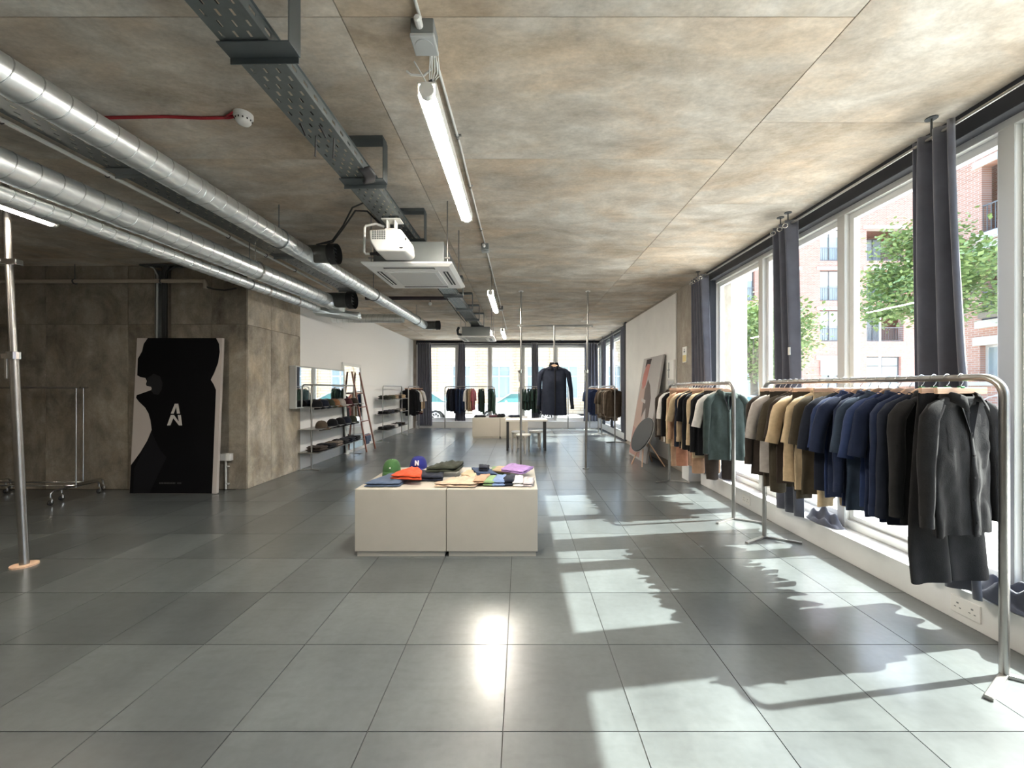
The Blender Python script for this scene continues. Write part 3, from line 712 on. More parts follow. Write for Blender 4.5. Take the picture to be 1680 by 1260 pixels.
# branch outlet on the upper duct and outlet at its end
def outlet(parent, c, r, L=0.32, up=0.0):
    x, y, z = c
    MB().tube([(x - .10, y, z), (x + L * .75, y, z + up)], r, 24).build('outlet_sleeve', 'duct_sleeve', parent, smooth='auto')
    MB().tube([(x + L * .72, y, z + up), (x + L, y, z + up)], r * 1.14, 24, caps=False).build('outlet_ring', 'plastic_black', parent, smooth='auto')
    m = MB()
    for k in range(5): m.box(x + L * .80, x + L * .84, y - r * .9, y + r * .9, z + up - r * .8 + k * r * .4 - .004, z + up - r * .8 + k * r * .4 + .004)
    m.build('outlet_grille', 'dark_metal', parent)
outlet(d1, (-2.40, 4.55, 3.05), 0.10)
outlet(d1, (-2.22, 9.50, 3.02), 0.095, 0.30)
MB().tube([(-2.28, 9.40, 3.02), (-2.27, 9.50, 3.02), (-2.20, 9.55, 3.02), (-2.1, 9.56, 3.02)], .092, 20).build('elbow', 'galvanised', d1, smooth=True)
for y in (1.6, 4.0, 6.4, 8.8):
    x = -2.55 + .02584 * (y + 1); MB().tube(arc((x, y, 3.02), .098, 0, 2 * pi, 24, 'XZ')[:-1], .006, 6, closed=True).cyl((x, y, 3.11), (x, y, ZC), .005, n=6).build('hanger_strap', 'bracket_metal', d1)
# middle duct
d2, dd2 = spiral_duct('spiral_duct', (-3.227, -0.5, 2.85), (-2.915, 6.05, 2.85), 0.097, 'middle galvanised spiral duct ending in a dark outlet above the concrete pier')
outlet(d2, (-2.88, 6.12, 2.87), 0.115, 0.34)
m = MB(); m.tube([(-2.92, 5.95, 2.84), (-2.90, 6.1, 2.81), (-2.84, 6.18, 2.80), (-2.74, 6.2, 2.80)], .09, 20); m.build('elbow', 'galvanised', d2, smooth=True)
for y in (2.2, 4.5):
    x = -3.227 + .0476 * (y + .5); m = MB(); m.tube(arc((x, y, 2.85), .104, 0, 2 * pi, 24, 'XZ')[:-1], .010, 6, closed=True); m.cyl((x, y, 2.94), (x, y, ZC), .005, n=6); m.build('hanger_strap', 'steel', d2)
# slim duct
d3, dd3 = spiral_duct('spiral_duct', (-3.35, -0.5, 2.72), (-3.06, 6.0, 2.72), 0.055, 'slim spiral duct running below the middle duct', pitch=0.10)
m = MB()
for y in (2.0, 4.9, 5.5): collar_ring(m, (-3.35 + .0446 * (y + .5), y, 2.72), dd3, 0.059, .03)
m.build('joint_collar', 'steel', d3, smooth='auto')
for y in (1.2, 4.6): m = MB(); x = -3.35 + .0446 * (y + .5); m.cyl((x, y, 2.77), (x, y, ZC), .004, n=6); m.tube(arc((x, y, 2.72), .058, 0, 2 * pi, 18, 'XZ')[:-1], .005, 6, closed=True); m.build('hanger_strap', 'bracket_metal', d3)
# foil-wrapped tail at the end of the slim duct
MB().grid(lambda u, v: (-3.16 + .55 * v + .02 * sin(9 * v), 6.15 + .3 * v + (.075 + .012 * sin(5 * u * 6.28) * sin(11 * v)) * cos(2 * pi * u), 2.71 - .03 * v + (.06 + .012 * sin(4 * u * 6.28 + 3 * v)) * sin(2 * pi * u)), 24, 16, closeu=True).build('foil_sleeve', 'galvanised', d3, smooth=True)
# crosswise duct
dx, _ = spiral_duct('cross_duct', (-3.92, 8.35, 2.98), (-2.45, 8.35, 2.98), 0.09, 'short dark spiral duct running crosswise in front of the white wall')

# cable trays
def cable_tray(name, p0, p1, width, side, zb, label, brackets, seed=1, arm=0.09, plate=True):
    """perforated tray; p0/p1 are (x, y) of its centre line"""
    t = thing(name, (p0[0], p0[1], zb), label, 'cable tray')
    L = math.hypot(p1[0] - p0[0], p1[1] - p0[1]); dx_, dy_ = (p1[0] - p0[0]) / L, (p1[1] - p0[1]) / L
    fn = lambda u, v, z: (p0[0] + dx_ * v + dy_ * u, p0[1] + dy_ * v - dx_ * u, z)
    per = 0.10; N = int(L / per); h = width / 2
    us = [-h]; slots = []
    ns = 6; wd = width / (ns + 1.0)
    for k in range(ns):
        c = -h + wd * (k + 1); us += [c - .006, c + .006]
    us.append(h)
    m = MB(); base = 0
    vs_ = []
    for k in range(N): vs_ += [k * per, k * per + .014, k * per + .046, k * per + .064, k * per + .096]
    vs_.append(N * per)
    idx = {}
    for i, u in enumerate(us):
        for j, v in enumerate(vs_): idx[i, j] = len(m.v); m.v.append(fn(u, v, zb))
    for i in range(len(us) - 1):
        for j in range(len(vs_) - 1):
            q = j % 5; slot_col = (i % 2 == 1)
            hole = slot_col and ((q == 1) if (i // 2) % 2 == 0 else (q == 3))
            if not hole: m.f.append((idx[i, j], idx[i + 1, j], idx[i + 1, j + 1], idx[i, j + 1]))
    me = m.build('tray_base', 'tray_metal', t)
    sm = me.modifiers.new('sheet', 'SOLIDIFY'); sm.thickness = 0.0018; sm.offset = 0
    for s in (-1, 1):
        m = MB()
        for k in range(N):
            a, b = k * per, (k + 1) * per
            for (z0, z1, v0, v1) in ((0, side * .35, a, b), (side * .62, side, a, b), (side * .35, side * .62, a, a + .035), (side * .35, side * .62, a + .075, b)):
                m.add([fn(s * h, v0, zb + z0), fn(s * h, v1, zb + z0), fn(s * h, v1, zb + z1), fn(s * h, v0, zb + z1)], [(0, 1, 2, 3)])
        for a in (0,):
            m.add([fn(s * h, 0, zb + side), fn(s * h, L, zb + side), fn(s * (h + .012), L, zb + side), fn(s * (h + .012), 0, zb + side)], [(0, 1, 2, 3)])
        o = m.build('tray_side', 'tray_metal', t); sm = o.modifiers.new('sheet', 'SOLIDIFY'); sm.thickness = 0.0018; sm.offset = 0
    for y in brackets:
        v = (y - p0[1]) / dy_; m = MB()
        def bb(u0, u1, z0, z1, v0=v - .045, v1=v + .045):
            ps = [fn(u0, v0, z0), fn(u1, v0, z0), fn(u1, v1, z0), fn(u0, v1, z0), fn(u0, v0, z1), fn(u1, v0, z1), fn(u1, v1, z1), fn(u0, v1, z1)]
            m.add(ps, [(3, 2, 1, 0), (4, 5, 6, 7), (0, 1, 5, 4), (1, 2, 6, 5), (2, 3, 7, 6), (3, 0, 4, 7)])
        bb(-h - .015, h + arm + .003, zb - .012, zb - .006)
        bb(-h - .015, h + arm, zb - .04, zb - .008, v + .040, v + .045)
        if plate:
            bb(h + arm, h + arm + .006, zb - .012, ZC - .02); bb(-h, h + arm, ZC - .03, ZC)
        m.build('hanger_bracket', 'bracket_metal', t, bevel=0.001, seg=1)
    return t
ct = cable_tray('cable_tray', (-1.255, -0.6), (-1.09, 10.1), 0.215, 0.06, 3.055, 'perforated galvanised cable tray hung along the middle of the ceiling', (0.6, 1.80, 2.95, 4.12, 5.30, 6.55, 7.70, 8.80, 9.75))
m = MB()
for q, (x, y) in enumerate(((-1.24, 2.42), (-1.14, 2.44))): m.beam((x, y, 3.05), (x - .01, y + .01, 2.93), .008, .006)
m.beam((-1.27, 2.30, 3.05), (-1.26, 2.34, 3.0), .008, .006); m.beam((-1.17, 2.32, 3.05), (-1.15, 2.36, 3.0), .008, .006)
m.build('cable_tie', 'plastic_black', ct)
m = MB()
for k in range(3): m.tube([(-1.30 + .06 * k + .015 * sin(j), -0.5 + j * .9, 3.07 + .008 * (j % 2)) for j in range(12)], .008, 6)
m.build('cable', 'cable_black', ct, smooth=True)
m = MB().grid(lambda u, v: (-1.13 + .08 * u + .02 * sin(6 * v), 2.78 + .20 * v, 3.04 - .035 * sin(pi * v) + .02 * u), 6, 10)
o = m.build('cable_wrap', 'plastic_black', ct, smooth=True); o.modifiers.new('t', 'SOLIDIFY').thickness = 0.02
ct2 = cable_tray('cable_tray', (-2.99, -0.6), (-2.86, 6.9), 0.30, 0.05, 3.16, 'perforated cable tray between the upper and middle ducts', (0.9, 3.0, 4.9, 6.6), plate=False)
m = MB(); m.tube([(-3.19 + .02 * k * .35, -0.4 + .7 * k, 3.155) for k in range(11)], .016, 8)
m.build('side_conduit', 'plastic_white', ct2, smooth=True)
m = MB()
for k in range(8): m.tube(arc((-3.19 + .007 * k * 1.2, 1.2 + .62 * k, 3.155), .019, 0, 2 * pi, 12, 'XZ')[:-1], .005, 5, closed=True)
m.build('conduit_clip', 'plastic_black', ct2)

# surface conduit feeding the light line
t = thing('ceiling_conduit', (-0.48, 0, ZC), 'thin white conduit on the ceiling beside the row of lights', 'conduit')
MB().tube([(-0.53, -0.4, ZC - .012), (-0.51, 1.0, ZC - .012), (-0.495, 1.97, ZC - .014)], .009, 8).build('conduit_run', 'plastic_white', t, smooth=True)
MB().tube([(-0.475, 2.12, ZC - .03), (-0.47, 2.3, ZC - .012), (-0.455, 3.0, ZC - .012), (-0.455, 4.2, ZC - .012), (-0.45, 5.03, ZC - .012)], .009, 8).build('conduit_run', 'plastic_white', t, smooth=True)
MB().tube([(-0.45, 5.16, ZC - .012), (-0.44, 8.0, ZC - .012), (-0.43, 11.0, ZC - .012), (-0.43, 12.4, ZC - .012)], .009, 8).build('conduit_run', 'plastic_white', t, smooth=True)
for y in (2.9, 3.62, 4.6, 6.0, 7.0, 8.4): MB().box(-0.478, -0.43, y - .012, y + .012, ZC - .006, ZC).cyl((-0.455, y - .01, ZC - .02), (-0.455, y + .01, ZC - .02), .013, n=8).build('saddle_clip', 'steel', t)
def junction_box(c, s, label, group=None):
    t = thing('junction_box', c, label, 'junction box', group); x, y, z = c
    MB().box(x - s / 2, x + s / 2, y - s / 2, y + s / 2, ZC - .075, ZC).build('box', 'plastic_dark_grey', t, bevel=0.004)
    MB().box(x - s / 2 - .004, x + s / 2 + .004, y - s / 2 - .004, y + s / 2 + .004, ZC - .095, ZC - .075).build('lid', 'plastic_grey', t, bevel=0.006)
    MB().cyl((x, y, ZC - .098), (x, y, ZC - .093), s * .40, n=24).build('lid_disc', 'plastic_grey', t)
    MB().tube([(x - .012, y - s / 2 - .05, ZC - .04), (x - .012, y - s / 2 - .042, ZC - .04), (x - .012, y - s / 2, ZC - .04)], [.013, .019, .019], 10).build('cable_gland', 'plastic_white', t)
    return t
jb = junction_box((-0.49, 2.04, ZC - .095), .115, 'grey square junction box with bundled wires above the nearest light')
m = MB(); rn = random.Random(3)
m.tube([(-.47, 2.10, 3.27), (-.48, 2.16, 3.25), (-.53, 2.19, 3.235), (-.60, 2.19, 3.24), (-.62, 2.17, 3.245)], .006, 6)
for k in range(5): m.tube([(-.475 + .01 * k, 2.10, 3.27), (-.49 + .012 * k, 2.15 + .01 * k, 3.25 - .004 * k), (-.50 + .01 * k, 2.19, 3.22), (-.49, 2.21, 3.20)], .0035, 5)
m.tube([(-.56, 2.10, 3.24), (-.52, 2.18, 3.2), (-.48, 2.22, 3.14)], .004, 5)
m.build('loose_wire', 'plastic_white', jb, smooth=True)
MB().beam((-.495, 2.20, 3.22), (-.47, 2.24, 3.12), .022, .018).build('connector', 'plastic_black', jb, bevel=.003)
junction_box((-0.45, 5.10, ZC - .095), .09, 'small junction box at the end of the first light conduit', 'small junction boxes')
junction_box((-0.435, 8.95, ZC - .095), .09, 'small junction box between the second and third lights', 'small junction boxes')

# linear lights
def batten(x, y0, y1, z, label, lamp='tube_light'):
    t = thing('linear_light', (x, y0, z), label, 'light', 'linear batten lights')
    MB().box(x - .047, x + .047, y0, y1, z + .038, z + .048).box(x - .047, x - .042, y0, y1, z - .020, z + .038).box(x + .042, x + .047, y0, y1, z - .020, z + .038).build('housing', 'plastic_white', t)  # deep side lips added to keep the lamp's light off the ceiling
    m = MB(); m.tube([(x, y0 + .02, z + .002), (x, y1 - .02, z + .002)], .036, 16); m.build('diffuser', lamp, t, smooth='auto')
    for y, s in ((y0, 1), (y1, -1)): MB().cyl((x, y - .01 * s, z + .004), (x, y + .022 * s, z + .004), .038, n=16).build('end_cap', 'plastic_white', t)
    m = MB()
    for y in (y0 + .2, y1 - .2): m.cyl((x, y, z + .04), (x, y, ZC), .003, n=6)
    m.build('suspension_wire', 'steel', t)
batten(-0.468, 1.99, 3.49, 3.0, 'long bright batten light nearest the camera in the middle of the ceiling')
batten(-0.468, 6.20, 7.72, 3.0, 'second batten light farther along the ceiling beyond the air conditioner')
batten(-0.462, 10.2, 11.8, 3.0, 'farthest batten light near the back windows')
batten(-4.16, 2.0, 3.56, 2.99, 'batten light at the left edge above the telescopic pole', 'tube_light_dim')
batten(-6.8, -1.5, 0.0, 2.99, 'added batten light, unseen behind the camera on the left', 'tube_light_dim')  # unseen lamp added for extra room light

# smoke detector with red cable
sd = thing('smoke_detector', (-1.86, 2.68, ZC - .09), 'white round smoke detector on the ceiling with a red cable', 'smoke detector')
MB().lathe((-1.86, 2.68, ZC), [(.058, 0), (.058, -.022), (.052, -.03)], 28).build('base', 'plastic_white', sd, smooth='auto')
MB().lathe((-1.86, 2.68, ZC), [(.048, -.03), (.046, -.052), (.036, -.066), (.018, -.072)], 28).build('sensor_head', 'plastic_white', sd, smooth='auto')
m = MB()
for k in range(12): a = k * pi / 6; m.cbox((-1.86 + .0475 * cos(a), 2.68 + .0475 * sin(a), ZC - .042), .006, .006, .010)
m.build('vent_slot', 'plastic_black', sd)
MB().tube([(-3.2, 2.71, ZC - .010), (-2.75, 2.70, ZC - .010), (-2.4, 2.69, ZC - .010), (-2.15, 2.705, ZC - .010), (-1.98, 2.70, ZC - .010), (-1.91, 2.68, ZC - .012)], .010, 8).tube([(-1.99, 2.69, ZC - .012), (-1.90, 2.64, ZC - .014)], .006, 6).build('fire_alarm_cable', 'cable_red', smooth=True, label='red fire alarm cable fixed across the ceiling to the smoke detector', cat='cable')

# projector
pj = thing('projector', (-1.16, 3.6, 2.70), 'white ceiling projector on a bracket below the cable tray', 'projector')
prof = [(-.165, 2.905), (.11, 2.915), (.165, 2.84), (.175, 2.74), (.14, 2.715), (-.10, 2.715), (-.155, 2.80)]
MB().prism(prof, lambda u, v, s: (-1.16 + u, 3.48 + s * (1 - .0), v), 0, .26).build('body', 'plastic_white', pj, bevel=.018, smooth='auto', seg=3)
g = MB()
for a in range(6):
    for b in range(5): g.cbox((-1.285 + a * .020, 3.478, 2.825 + b * .016), .014, .006, .011)
g.build('vent_grille', 'plastic_dark_grey', pj)
MB().cyl((-1.05, 3.74, 2.79), (-1.05, 3.77, 2.79), .045, n=20).build('lens', 'plastic_black', pj)
MB().cbox((-1.16, 3.62, 3.035), .17, .12, .012).cbox((-1.20, 3.62, 2.985), .012, .08, .10).cbox((-1.13, 3.62, 2.985), .012, .08, .10).cbox((-1.165, 3.62, 2.94), .10, .09, .03).build('mount', 'plastic_white', pj, bevel=.004)
MB().cbox((-1.04, 3.477, 2.745), .03, .005, .012).cbox((-1.0, 3.477, 2.82), .012, .005, .02).build('sensor_window', 'plastic_black', pj)
MB().tube([(-1.25, 3.66, 3.0), (-1.32, 3.64, 3.02), (-1.41, 3.64, 3.0), (-1.42, 3.64, 2.98), (-1.425, 3.64, 2.76), (-1.41, 3.64, 2.745), (-1.34, 3.64, 2.745)], .011, 8).build('power_cable', 'plastic_white', pj, smooth=True)
MB().cyl((-1.37, 3.64, 2.745), (-1.29, 3.64, 2.75), .014, n=10).cyl((-1.31, 3.64, 2.75), (-1.28, 3.64, 2.75), .022, n=10).build('cable_plug', 'plastic_black', pj)
MB().tube([(-2.30, 4.50, 3.14), (-2.05, 4.35, 3.13), (-1.8, 4.05, 3.17), (-1.6, 3.8, 3.24), (-1.45, 3.7, 3.24), (-1.32, 3.66, 3.08)], .008, 6).tube([(-2.30, 4.52, 3.15), (-2.05, 4.36, 3.115), (-1.8, 4.06, 3.15), (-1.58, 3.82, 3.22), (-1.42, 3.7, 3.16), (-1.3, 3.68, 3.04)], .008, 6).build('signal_cable', 'cable_black', smooth=True, label='pair of black cables sagging from the duct outlet to the projector', cat='cable')

# air conditioning cassettes
def cassette(x0, x1, y0, y1, label):
    t = thing('air_conditioner', ((x0 + x1) / 2, y0, 2.70), label, 'air conditioner', 'ceiling cassette air conditioners')
    w_ = x1 - x0; d_ = y1 - y0; cx, cy = (x0 + x1) / 2, (y0 + y1) / 2
    MB().box(x0 + .09, x1 - .09, y0 + .07, y1 - .07, 2.735, 2.955).build('body', 'bracket_metal' if 0 else 'cassette_grey', t, bevel=.006)
    # closed panel; black strips stand in for the shade inside the four outlets
    pan = MB(); ch = .035
    outer = [(x0, y0), (x1, y0), (x1, y1), (x0, y1)]; inn = [(x0 + ch, y0 + ch), (x1 - ch, y0 + ch), (x1 - ch, y1 - ch), (x0 + ch, y1 - ch)]
    pan.add([(*p, 2.735) for p in outer] + [(*p, 2.722) for p in outer] + [(*p, 2.700) for p in inn], [(3, 2, 1, 0)] + [(i, (i + 1) % 4, 4 + (i + 1) % 4, 4 + i) for i in range(4)] + [(4 + i, 4 + (i + 1) % 4, 8 + (i + 1) % 4, 8 + i) for i in range(4)] + [(8, 9, 10, 11)])
    pan.build('panel', 'panel_white', t)
    MB().box(cx - .27, cx + .27, cy - .27, cy + .27, 2.690, 2.701).build('intake_frame', 'panel_white', t, bevel=.003)
    MB().box(cx - .23, cx + .23, cy - .23, cy + .23, 2.686, 2.692).build('intake_grille', 'panel_grille', t, bevel=.002)
    m = MB()
    for k in range(22): m.box(cx - .22, cx + .22, cy - .22 + k * .02, cy - .216 + k * .02, 2.683, 2.687)
    m.build('grille_bar', 'panel_grille', t)
    for (a, b, c, e) in ((cx - .25, cx + .25, y0 + .075, y0 + .125), (cx - .25, cx + .25, y1 - .125, y1 - .075), (x0 + .075, x0 + .125, cy - .25, cy + .25), (x1 - .125, x1 - .075, cy - .25, cy + .25)):
        MB().box(a, b, c, e, 2.697, 2.7005).build('outlet_shade', 'plastic_black', t)
        m = MB(); m.box(a + .006, b - .006, c + (e - c) * .42, c + (e - c) * .62, 2.692, 2.698) if b - a > e - c else m.box(a + (b - a) * .42, a + (b - a) * .62, c + .006, e - .006, 2.692, 2.698)
        m.build('louvre', 'plastic_white', t)
    m = MB()
    for x in (x0 + .06, x1 - .06):
        for y in (y0 + .1, y1 - .1): m.cyl((x, y, 2.76), (x, y, ZC), .006, n=8); m.cbox((x, y, 2.80), .05, .03, .012)
    m.build('hanging_rod', 'steel', t)
    return t
M('cassette_grey', (0.20, 0.215, 0.215), rough=0.45, metal=0.5, var=0.05, vscale=6)
cassette(-1.53, -0.66, 3.83, 4.75, 'large white ceiling cassette air conditioner behind the projector')
a2 = cassette(-1.46, -0.62, 9.25, 10.2, 'smaller-looking far ceiling cassette air conditioner near the back windows')
MB().tube([(-1.44, 9.3, 2.93), (-1.46, 9.25, 2.86), (-1.45, 9.25, 2.78), (-1.38, 9.3, 2.76)], .03, 8).build('refrigerant_pipe', 'plastic_black', a2, smooth=True)

# dark sprinkler pipe with pendant head
sp = thing('sprinkler_pipe', (-2.0, 7.6, 3.2), 'dark horizontal pipe with a small glass bulb crossing below the far ceiling', 'pipe')
MB().cyl((-2.95, 7.6, 3.235), (-1.32, 7.6, 3.235), .035, n=14).build('pipe_run', 'pipe_dark', sp, smooth='auto')
MB().cyl((-2.95, 7.85, 3.31), (-1.32, 7.85, 3.31), .012, n=8).build('thin_conduit', 'bracket_metal', sp)
MB().cyl((-1.72, 7.6, 3.23), (-1.72, 7.6, 3.16), .008, n=8).build('drop_rod', 'pipe_dark', sp)
MB().lathe((-1.72, 7.6, 3.10), [(.01, .06), (.03, .045), (.034, .02), (.02, 0)], 14).build('bulb', 'plastic_white', sp, smooth=True)

# pipes and cable ladder on the alcove wall
wp = thing('wall_pipe', (-6.5, 5.9, 3.1), 'cream horizontal pipe along the top of the concrete wall', 'pipe')
m = MB(); m.cyl((-8.9, 5.93, 3.10), (-4.76, 5.93, 3.115), .030, n=14); m.tube([(-4.78, 5.93, 3.115), (-4.70, 5.93, 3.11), (-4.68, 5.93, 3.06), (-4.68, 5.93, 3.0)], .03, 12); m.build('pipe_run', 'pipe_cream', wp, smooth='auto')
for x in (-7.9, -6.62, -5.33): m = MB(); m.tube(arc((x, 5.93, 3.105), .034, 0, 2 * pi, 14, 'YZ')[:-1], .010, 6, closed=True); m.cyl((x, 5.93, 3.13), (x, 5.93, ZC), .005, n=6); m.build('pipe_clip', 'dark_metal', wp)
MB().tube([(-4.68, 5.93, 3.03), (-4.55, 5.92, 2.99), (-4.4, 5.94, 2.98), (-4.2, 5.9, 3.0)], .012, 8).build('wrapped_joint', 'cable_black', wp, smooth=True)
vt = thing('cable_riser', (-5.36, 5.94, 2.1), 'vertical cable riser with black cables above the large poster', 'cable tray')
for x in (-5.45, -5.25): MB().beam((x, 5.97, 2.0), (x, 5.97, 3.30), .012, .04, up=(0, 1, 0)).build('rail', 'steel', vt)
MB().box(-5.44, -5.26, 5.975, 5.98, 2.0, 3.28).build('back_plate', 'tray_metal', vt)
MB().tube([(-5.31, 5.95, 2.0), (-5.31, 5.95, 3.15), (-5.29, 5.93, 3.28), (-5.2, 5.9, 3.33)], .03, 10).tube([(-5.28, 5.95, 2.0), (-5.28, 5.95, 3.1), (-5.25, 5.93, 3.25), (-5.1, 5.9, 3.32)], .012, 8).build('black_cable', 'cable_black', vt, smooth=True)
MB().tube([(-5.42, 5.95, 2.0), (-5.41, 5.95, 3.2), (-5.45, 5.94, 3.30), (-5.52, 5.92, 3.34)], .012, 8).build('grey_cable', 'plastic_grey', vt, smooth=True)
MB().box(-5.60, -5.05, 5.86, 5.98, ZC - .035, ZC - .02).build('top_tray', 'tray_metal', vt)
ws = thing('wall_socket', (-4.40, 5.97, 0.40), 'white wall socket on a short conduit beside the poster', 'socket')
MB().box(-4.485, -4.315, 5.93, YW, .44, .545).build('socket_box', 'plastic_white', ws, bevel=.006)
MB().cyl((-4.41, 5.975, 0.01), (-4.41, 5.975, .45), .013, n=10).box(-4.40, -4.37, 5.965, YW, .34, .36).box(-4.40, -4.37, 5.965, YW, .08, .10).build('conduit', 'plastic_white', ws)

# ================================================================== DISPLAY PLINTHS
def display_unit(x0, x1, y0, y1, h, label, group):
    t = thing('display_plinth', ((x0 + x1) / 2, (y0 + y1) / 2, 0), label, 'display plinth', group)
    MB().box(x0, x1, y0, y1, .050, h).build('body', 'plinth_cream', t, bevel=.003)
    MB().box(x0 + .018, x1 - .014, y0 + .012, y1 - .012, 0, .050).build('toe_kick', 'plinth_cream', t, bevel=.002)
    return t
PH = 0.61
display_unit(-1.492, -.672, 3.595, 4.59, PH, 'left cream display plinth with caps and folded clothes in the room centre', 'front display plinths')
display_unit(-.666, .154, 3.595, 4.59, PH, 'right cream display plinth with folded coloured clothes in the room centre', 'front display plinths')
display_unit(-1.46, -.625, 12.1, 13.0, .62, 'left far display plinth before the back windows', 'far display plinths')
display_unit(-.615, .22, 12.1, 13.0, .62, 'right far display plinth behind the white table', 'far display plinths')

# ---- folded clothes
def folded(name, quad, z, th, fab, label, group, seed=0, wr=0.006, cat='folded clothes', layers=2):
    """quad: four (x, y) corners (front-left, front-right, back-right, back-left); a soft folded garment of several layers"""
    rn = random.Random(seed)
    cx = sum(p[0] for p in quad) / 4; cy = sum(p[1] for p in quad) / 4
    t = thing(name, (cx, cy, z), label, cat, group)
    A, B, C, D = [Vector((p[0], p[1], 0)) for p in quad]
    ph = [rn.uniform(0, 6) for _ in range(6)]
    for l in range(layers):
        z0 = z + th * l / layers; hh = th / layers
        ins = .0 + .006 * l * (1 if seed % 2 else -1) * 0 + (.008 * l)
        def fn(u, v, l=l, z0=z0, hh=hh, ins=ins):
            # u around the section (front-top-back-bottom), v along the width
            a = 2 * pi * u
            s = .5 - .5 * (1 if cos(a) > 0 else -1) * abs(cos(a)) ** .55      # 0 front .. 1 back
            s = ins + (1 - 2 * ins) * s
            e = (1 if sin(a) > 0 else -1) * abs(sin(a)) ** .7
            vv = ins * .8 + (1 - 1.6 * ins) * v
            p = (A.lerp(B, vv)).lerp(D.lerp(C, vv), s)
            edge = min(1, min(v, 1 - v) * 9 + .35)
            n = noise.noise(Vector((p.x * 14 + ph[0], p.y * 14 + ph[1], l * 3.0)))
            top = hh * .5 * edge * (1 + .5 * n)
            zz = z0 + hh * .5 + e * top
            if e > 0: zz += wr * 1.7 * (noise.noise(Vector((p.x * 18 + ph[2], p.y * 10 + ph[3], ph[4]))) + .5 * noise.noise(Vector((p.x * 40 + ph[2], p.y * 34, ph[1]))) + .25) * e
            dx = .014 * noise.noise(Vector((p.y * 16, ph[5], l * 1.7)))
            return (p.x + dx, p.y + .014 * noise.noise(Vector((p.x * 16, ph[4], l * 2.3))), max(zz, z + .0005))
        m = MB(); m.grid(fn, 26, 22, closeu=True)
        n0 = len(m.v) - 26 * 23
        m.f.append(tuple(n0 + k for k in range(26))); m.f.append(tuple(n0 + 22 * 26 + k for k in range(26)))
        m.build('folded_layer', 'fab ' + fab, t, smooth=True)
    return t
def rect(cx, cy, w_, d_, a=0.0):
    c, s = cos(R(a)), sin(R(a))
    return [(cx + c * x - s * y, cy + s * x + c * y) for x, y in ((-w_ / 2, -d_ / 2), (w_ / 2, -d_ / 2), (w_ / 2, d_ / 2), (-w_ / 2, d_ / 2))]
G1 = 'folded clothes on the left front plinth'; G2 = 'folded clothes on the right front plinth'
folded('folded_shorts', [(-1.44, 3.66), (-1.12, 3.66), (-1.10, 4.05), (-1.33, 4.12)], PH, .045, 'slate blue', 'faded blue folded shorts at the front left corner of the plinth', G1, 1)
folded('folded_shorts', [(-1.24, 3.78), (-.93, 3.72), (-.98, 3.98), (-1.10, 4.24)], PH + .045, .05, 'orange', 'bright orange red folded shorts between blue and navy pieces', G1, 2, wr=.014)
folded('folded_shorts', [(-1.06, 3.90), (-.76, 3.87), (-.80, 4.15), (-1.04, 4.22)], PH, .055, 'ink', 'dark navy folded shorts under the royal blue cap', G1, 3)
folded('folded_shorts', [(-.95, 4.02), (-.64, 4.08), (-.62, 4.36), (-.87, 4.36)], PH + .05, .06, 'dark olive', 'dark olive crumpled folded shorts beside the blue cap', G1, 4, wr=.018)
folded('folded_shirt', [(-.80, 3.66), (-.42, 3.64), (-.36, 3.98), (-.62, 3.93)], PH, .045, 'beige', 'beige folded shorts at the front of the right plinth', G2, 5, wr=.01)
folded('folded_shirt', [(-.45, 3.69), (-.34, 3.69), (-.30, 3.97), (-.40, 3.97)], PH + .03, .030, 'tan', 'light brown folded edge beside the beige shorts', G2, 6)
folded('folded_shirt', [(-.35, 3.68), (-.25, 3.68), (-.225, 3.97), (-.31, 3.97)], PH + .004, .05, 'leaf green', 'soft green folded shirt in the front row', G2, 7)
folded('folded_shirt', [(-.265, 3.68), (-.145, 3.68), (-.13, 3.97), (-.235, 3.97)], PH + .002, .055, 'light blue', 'light blue folded shirt in the front row', G2, 8)
folded('folded_shirt', [(-.165, 3.69), (-.06, 3.69), (-.05, 3.95), (-.14, 3.95)], PH + .002, .06, 'ink', 'near black folded shirt beside the light blue one', G2, 9)
folded('folded_shirt', [(-.075, 3.67), (.02, 3.67), (.03, 3.95), (-.05, 3.95)], PH, .05, 'white', 'white folded shirt in the front row', G2, 10)
folded('folded_shirt', [(.025, 3.67), (.115, 3.67), (.13, 3.93), (.03, 3.93)], PH, .042, 'lilac grey', 'pale grey folded shirt at the front right corner', G2, 11)
folded('folded_shirt', [(-.62, 4.12), (-.46, 4.02), (-.40, 4.30), (-.58, 4.36)], PH, .025, 'cream', 'cream folded shirt at the back of the right plinth', G2, 12)
folded('folded_shirt', [(-.46, 4.10), (-.22, 4.04), (-.34, 4.36), (-.54, 4.38)], PH + .012, .035, 'denim', 'blue denim folded piece at the back of the right plinth', G2, 13)
folded('rolled_shirt', [(-.43, 4.16), (-.34, 4.13), (-.33, 4.26), (-.45, 4.30)], PH + .045, .05, 'ink', 'small dark navy rolled piece lying on the denim', G2, 14)
folded('folded_shirt', [(-.32, 4.22), (-.17, 4.17), (-.20, 4.44), (-.30, 4.46)], PH, .045, 'leaf green', 'pale green folded shirt behind the purple one', G2, 15)
folded('folded_shirt', [(-.30, 4.15), (-.10, 4.10), (-.13, 4.40), (-.25, 4.40)], PH + .03, .030, 'sand', 'sand coloured folded shirt partly under the purple one', G2, 16)
folded('folded_shirt', [(-.20, 4.10), (.02, 3.96), (.14, 4.25), (-.11, 4.42)], PH + .05, .032, 'purple', 'lavender purple folded shirt on top at the back right', G2, 17, wr=.012)
G3 = 'folded clothes on the far plinths'
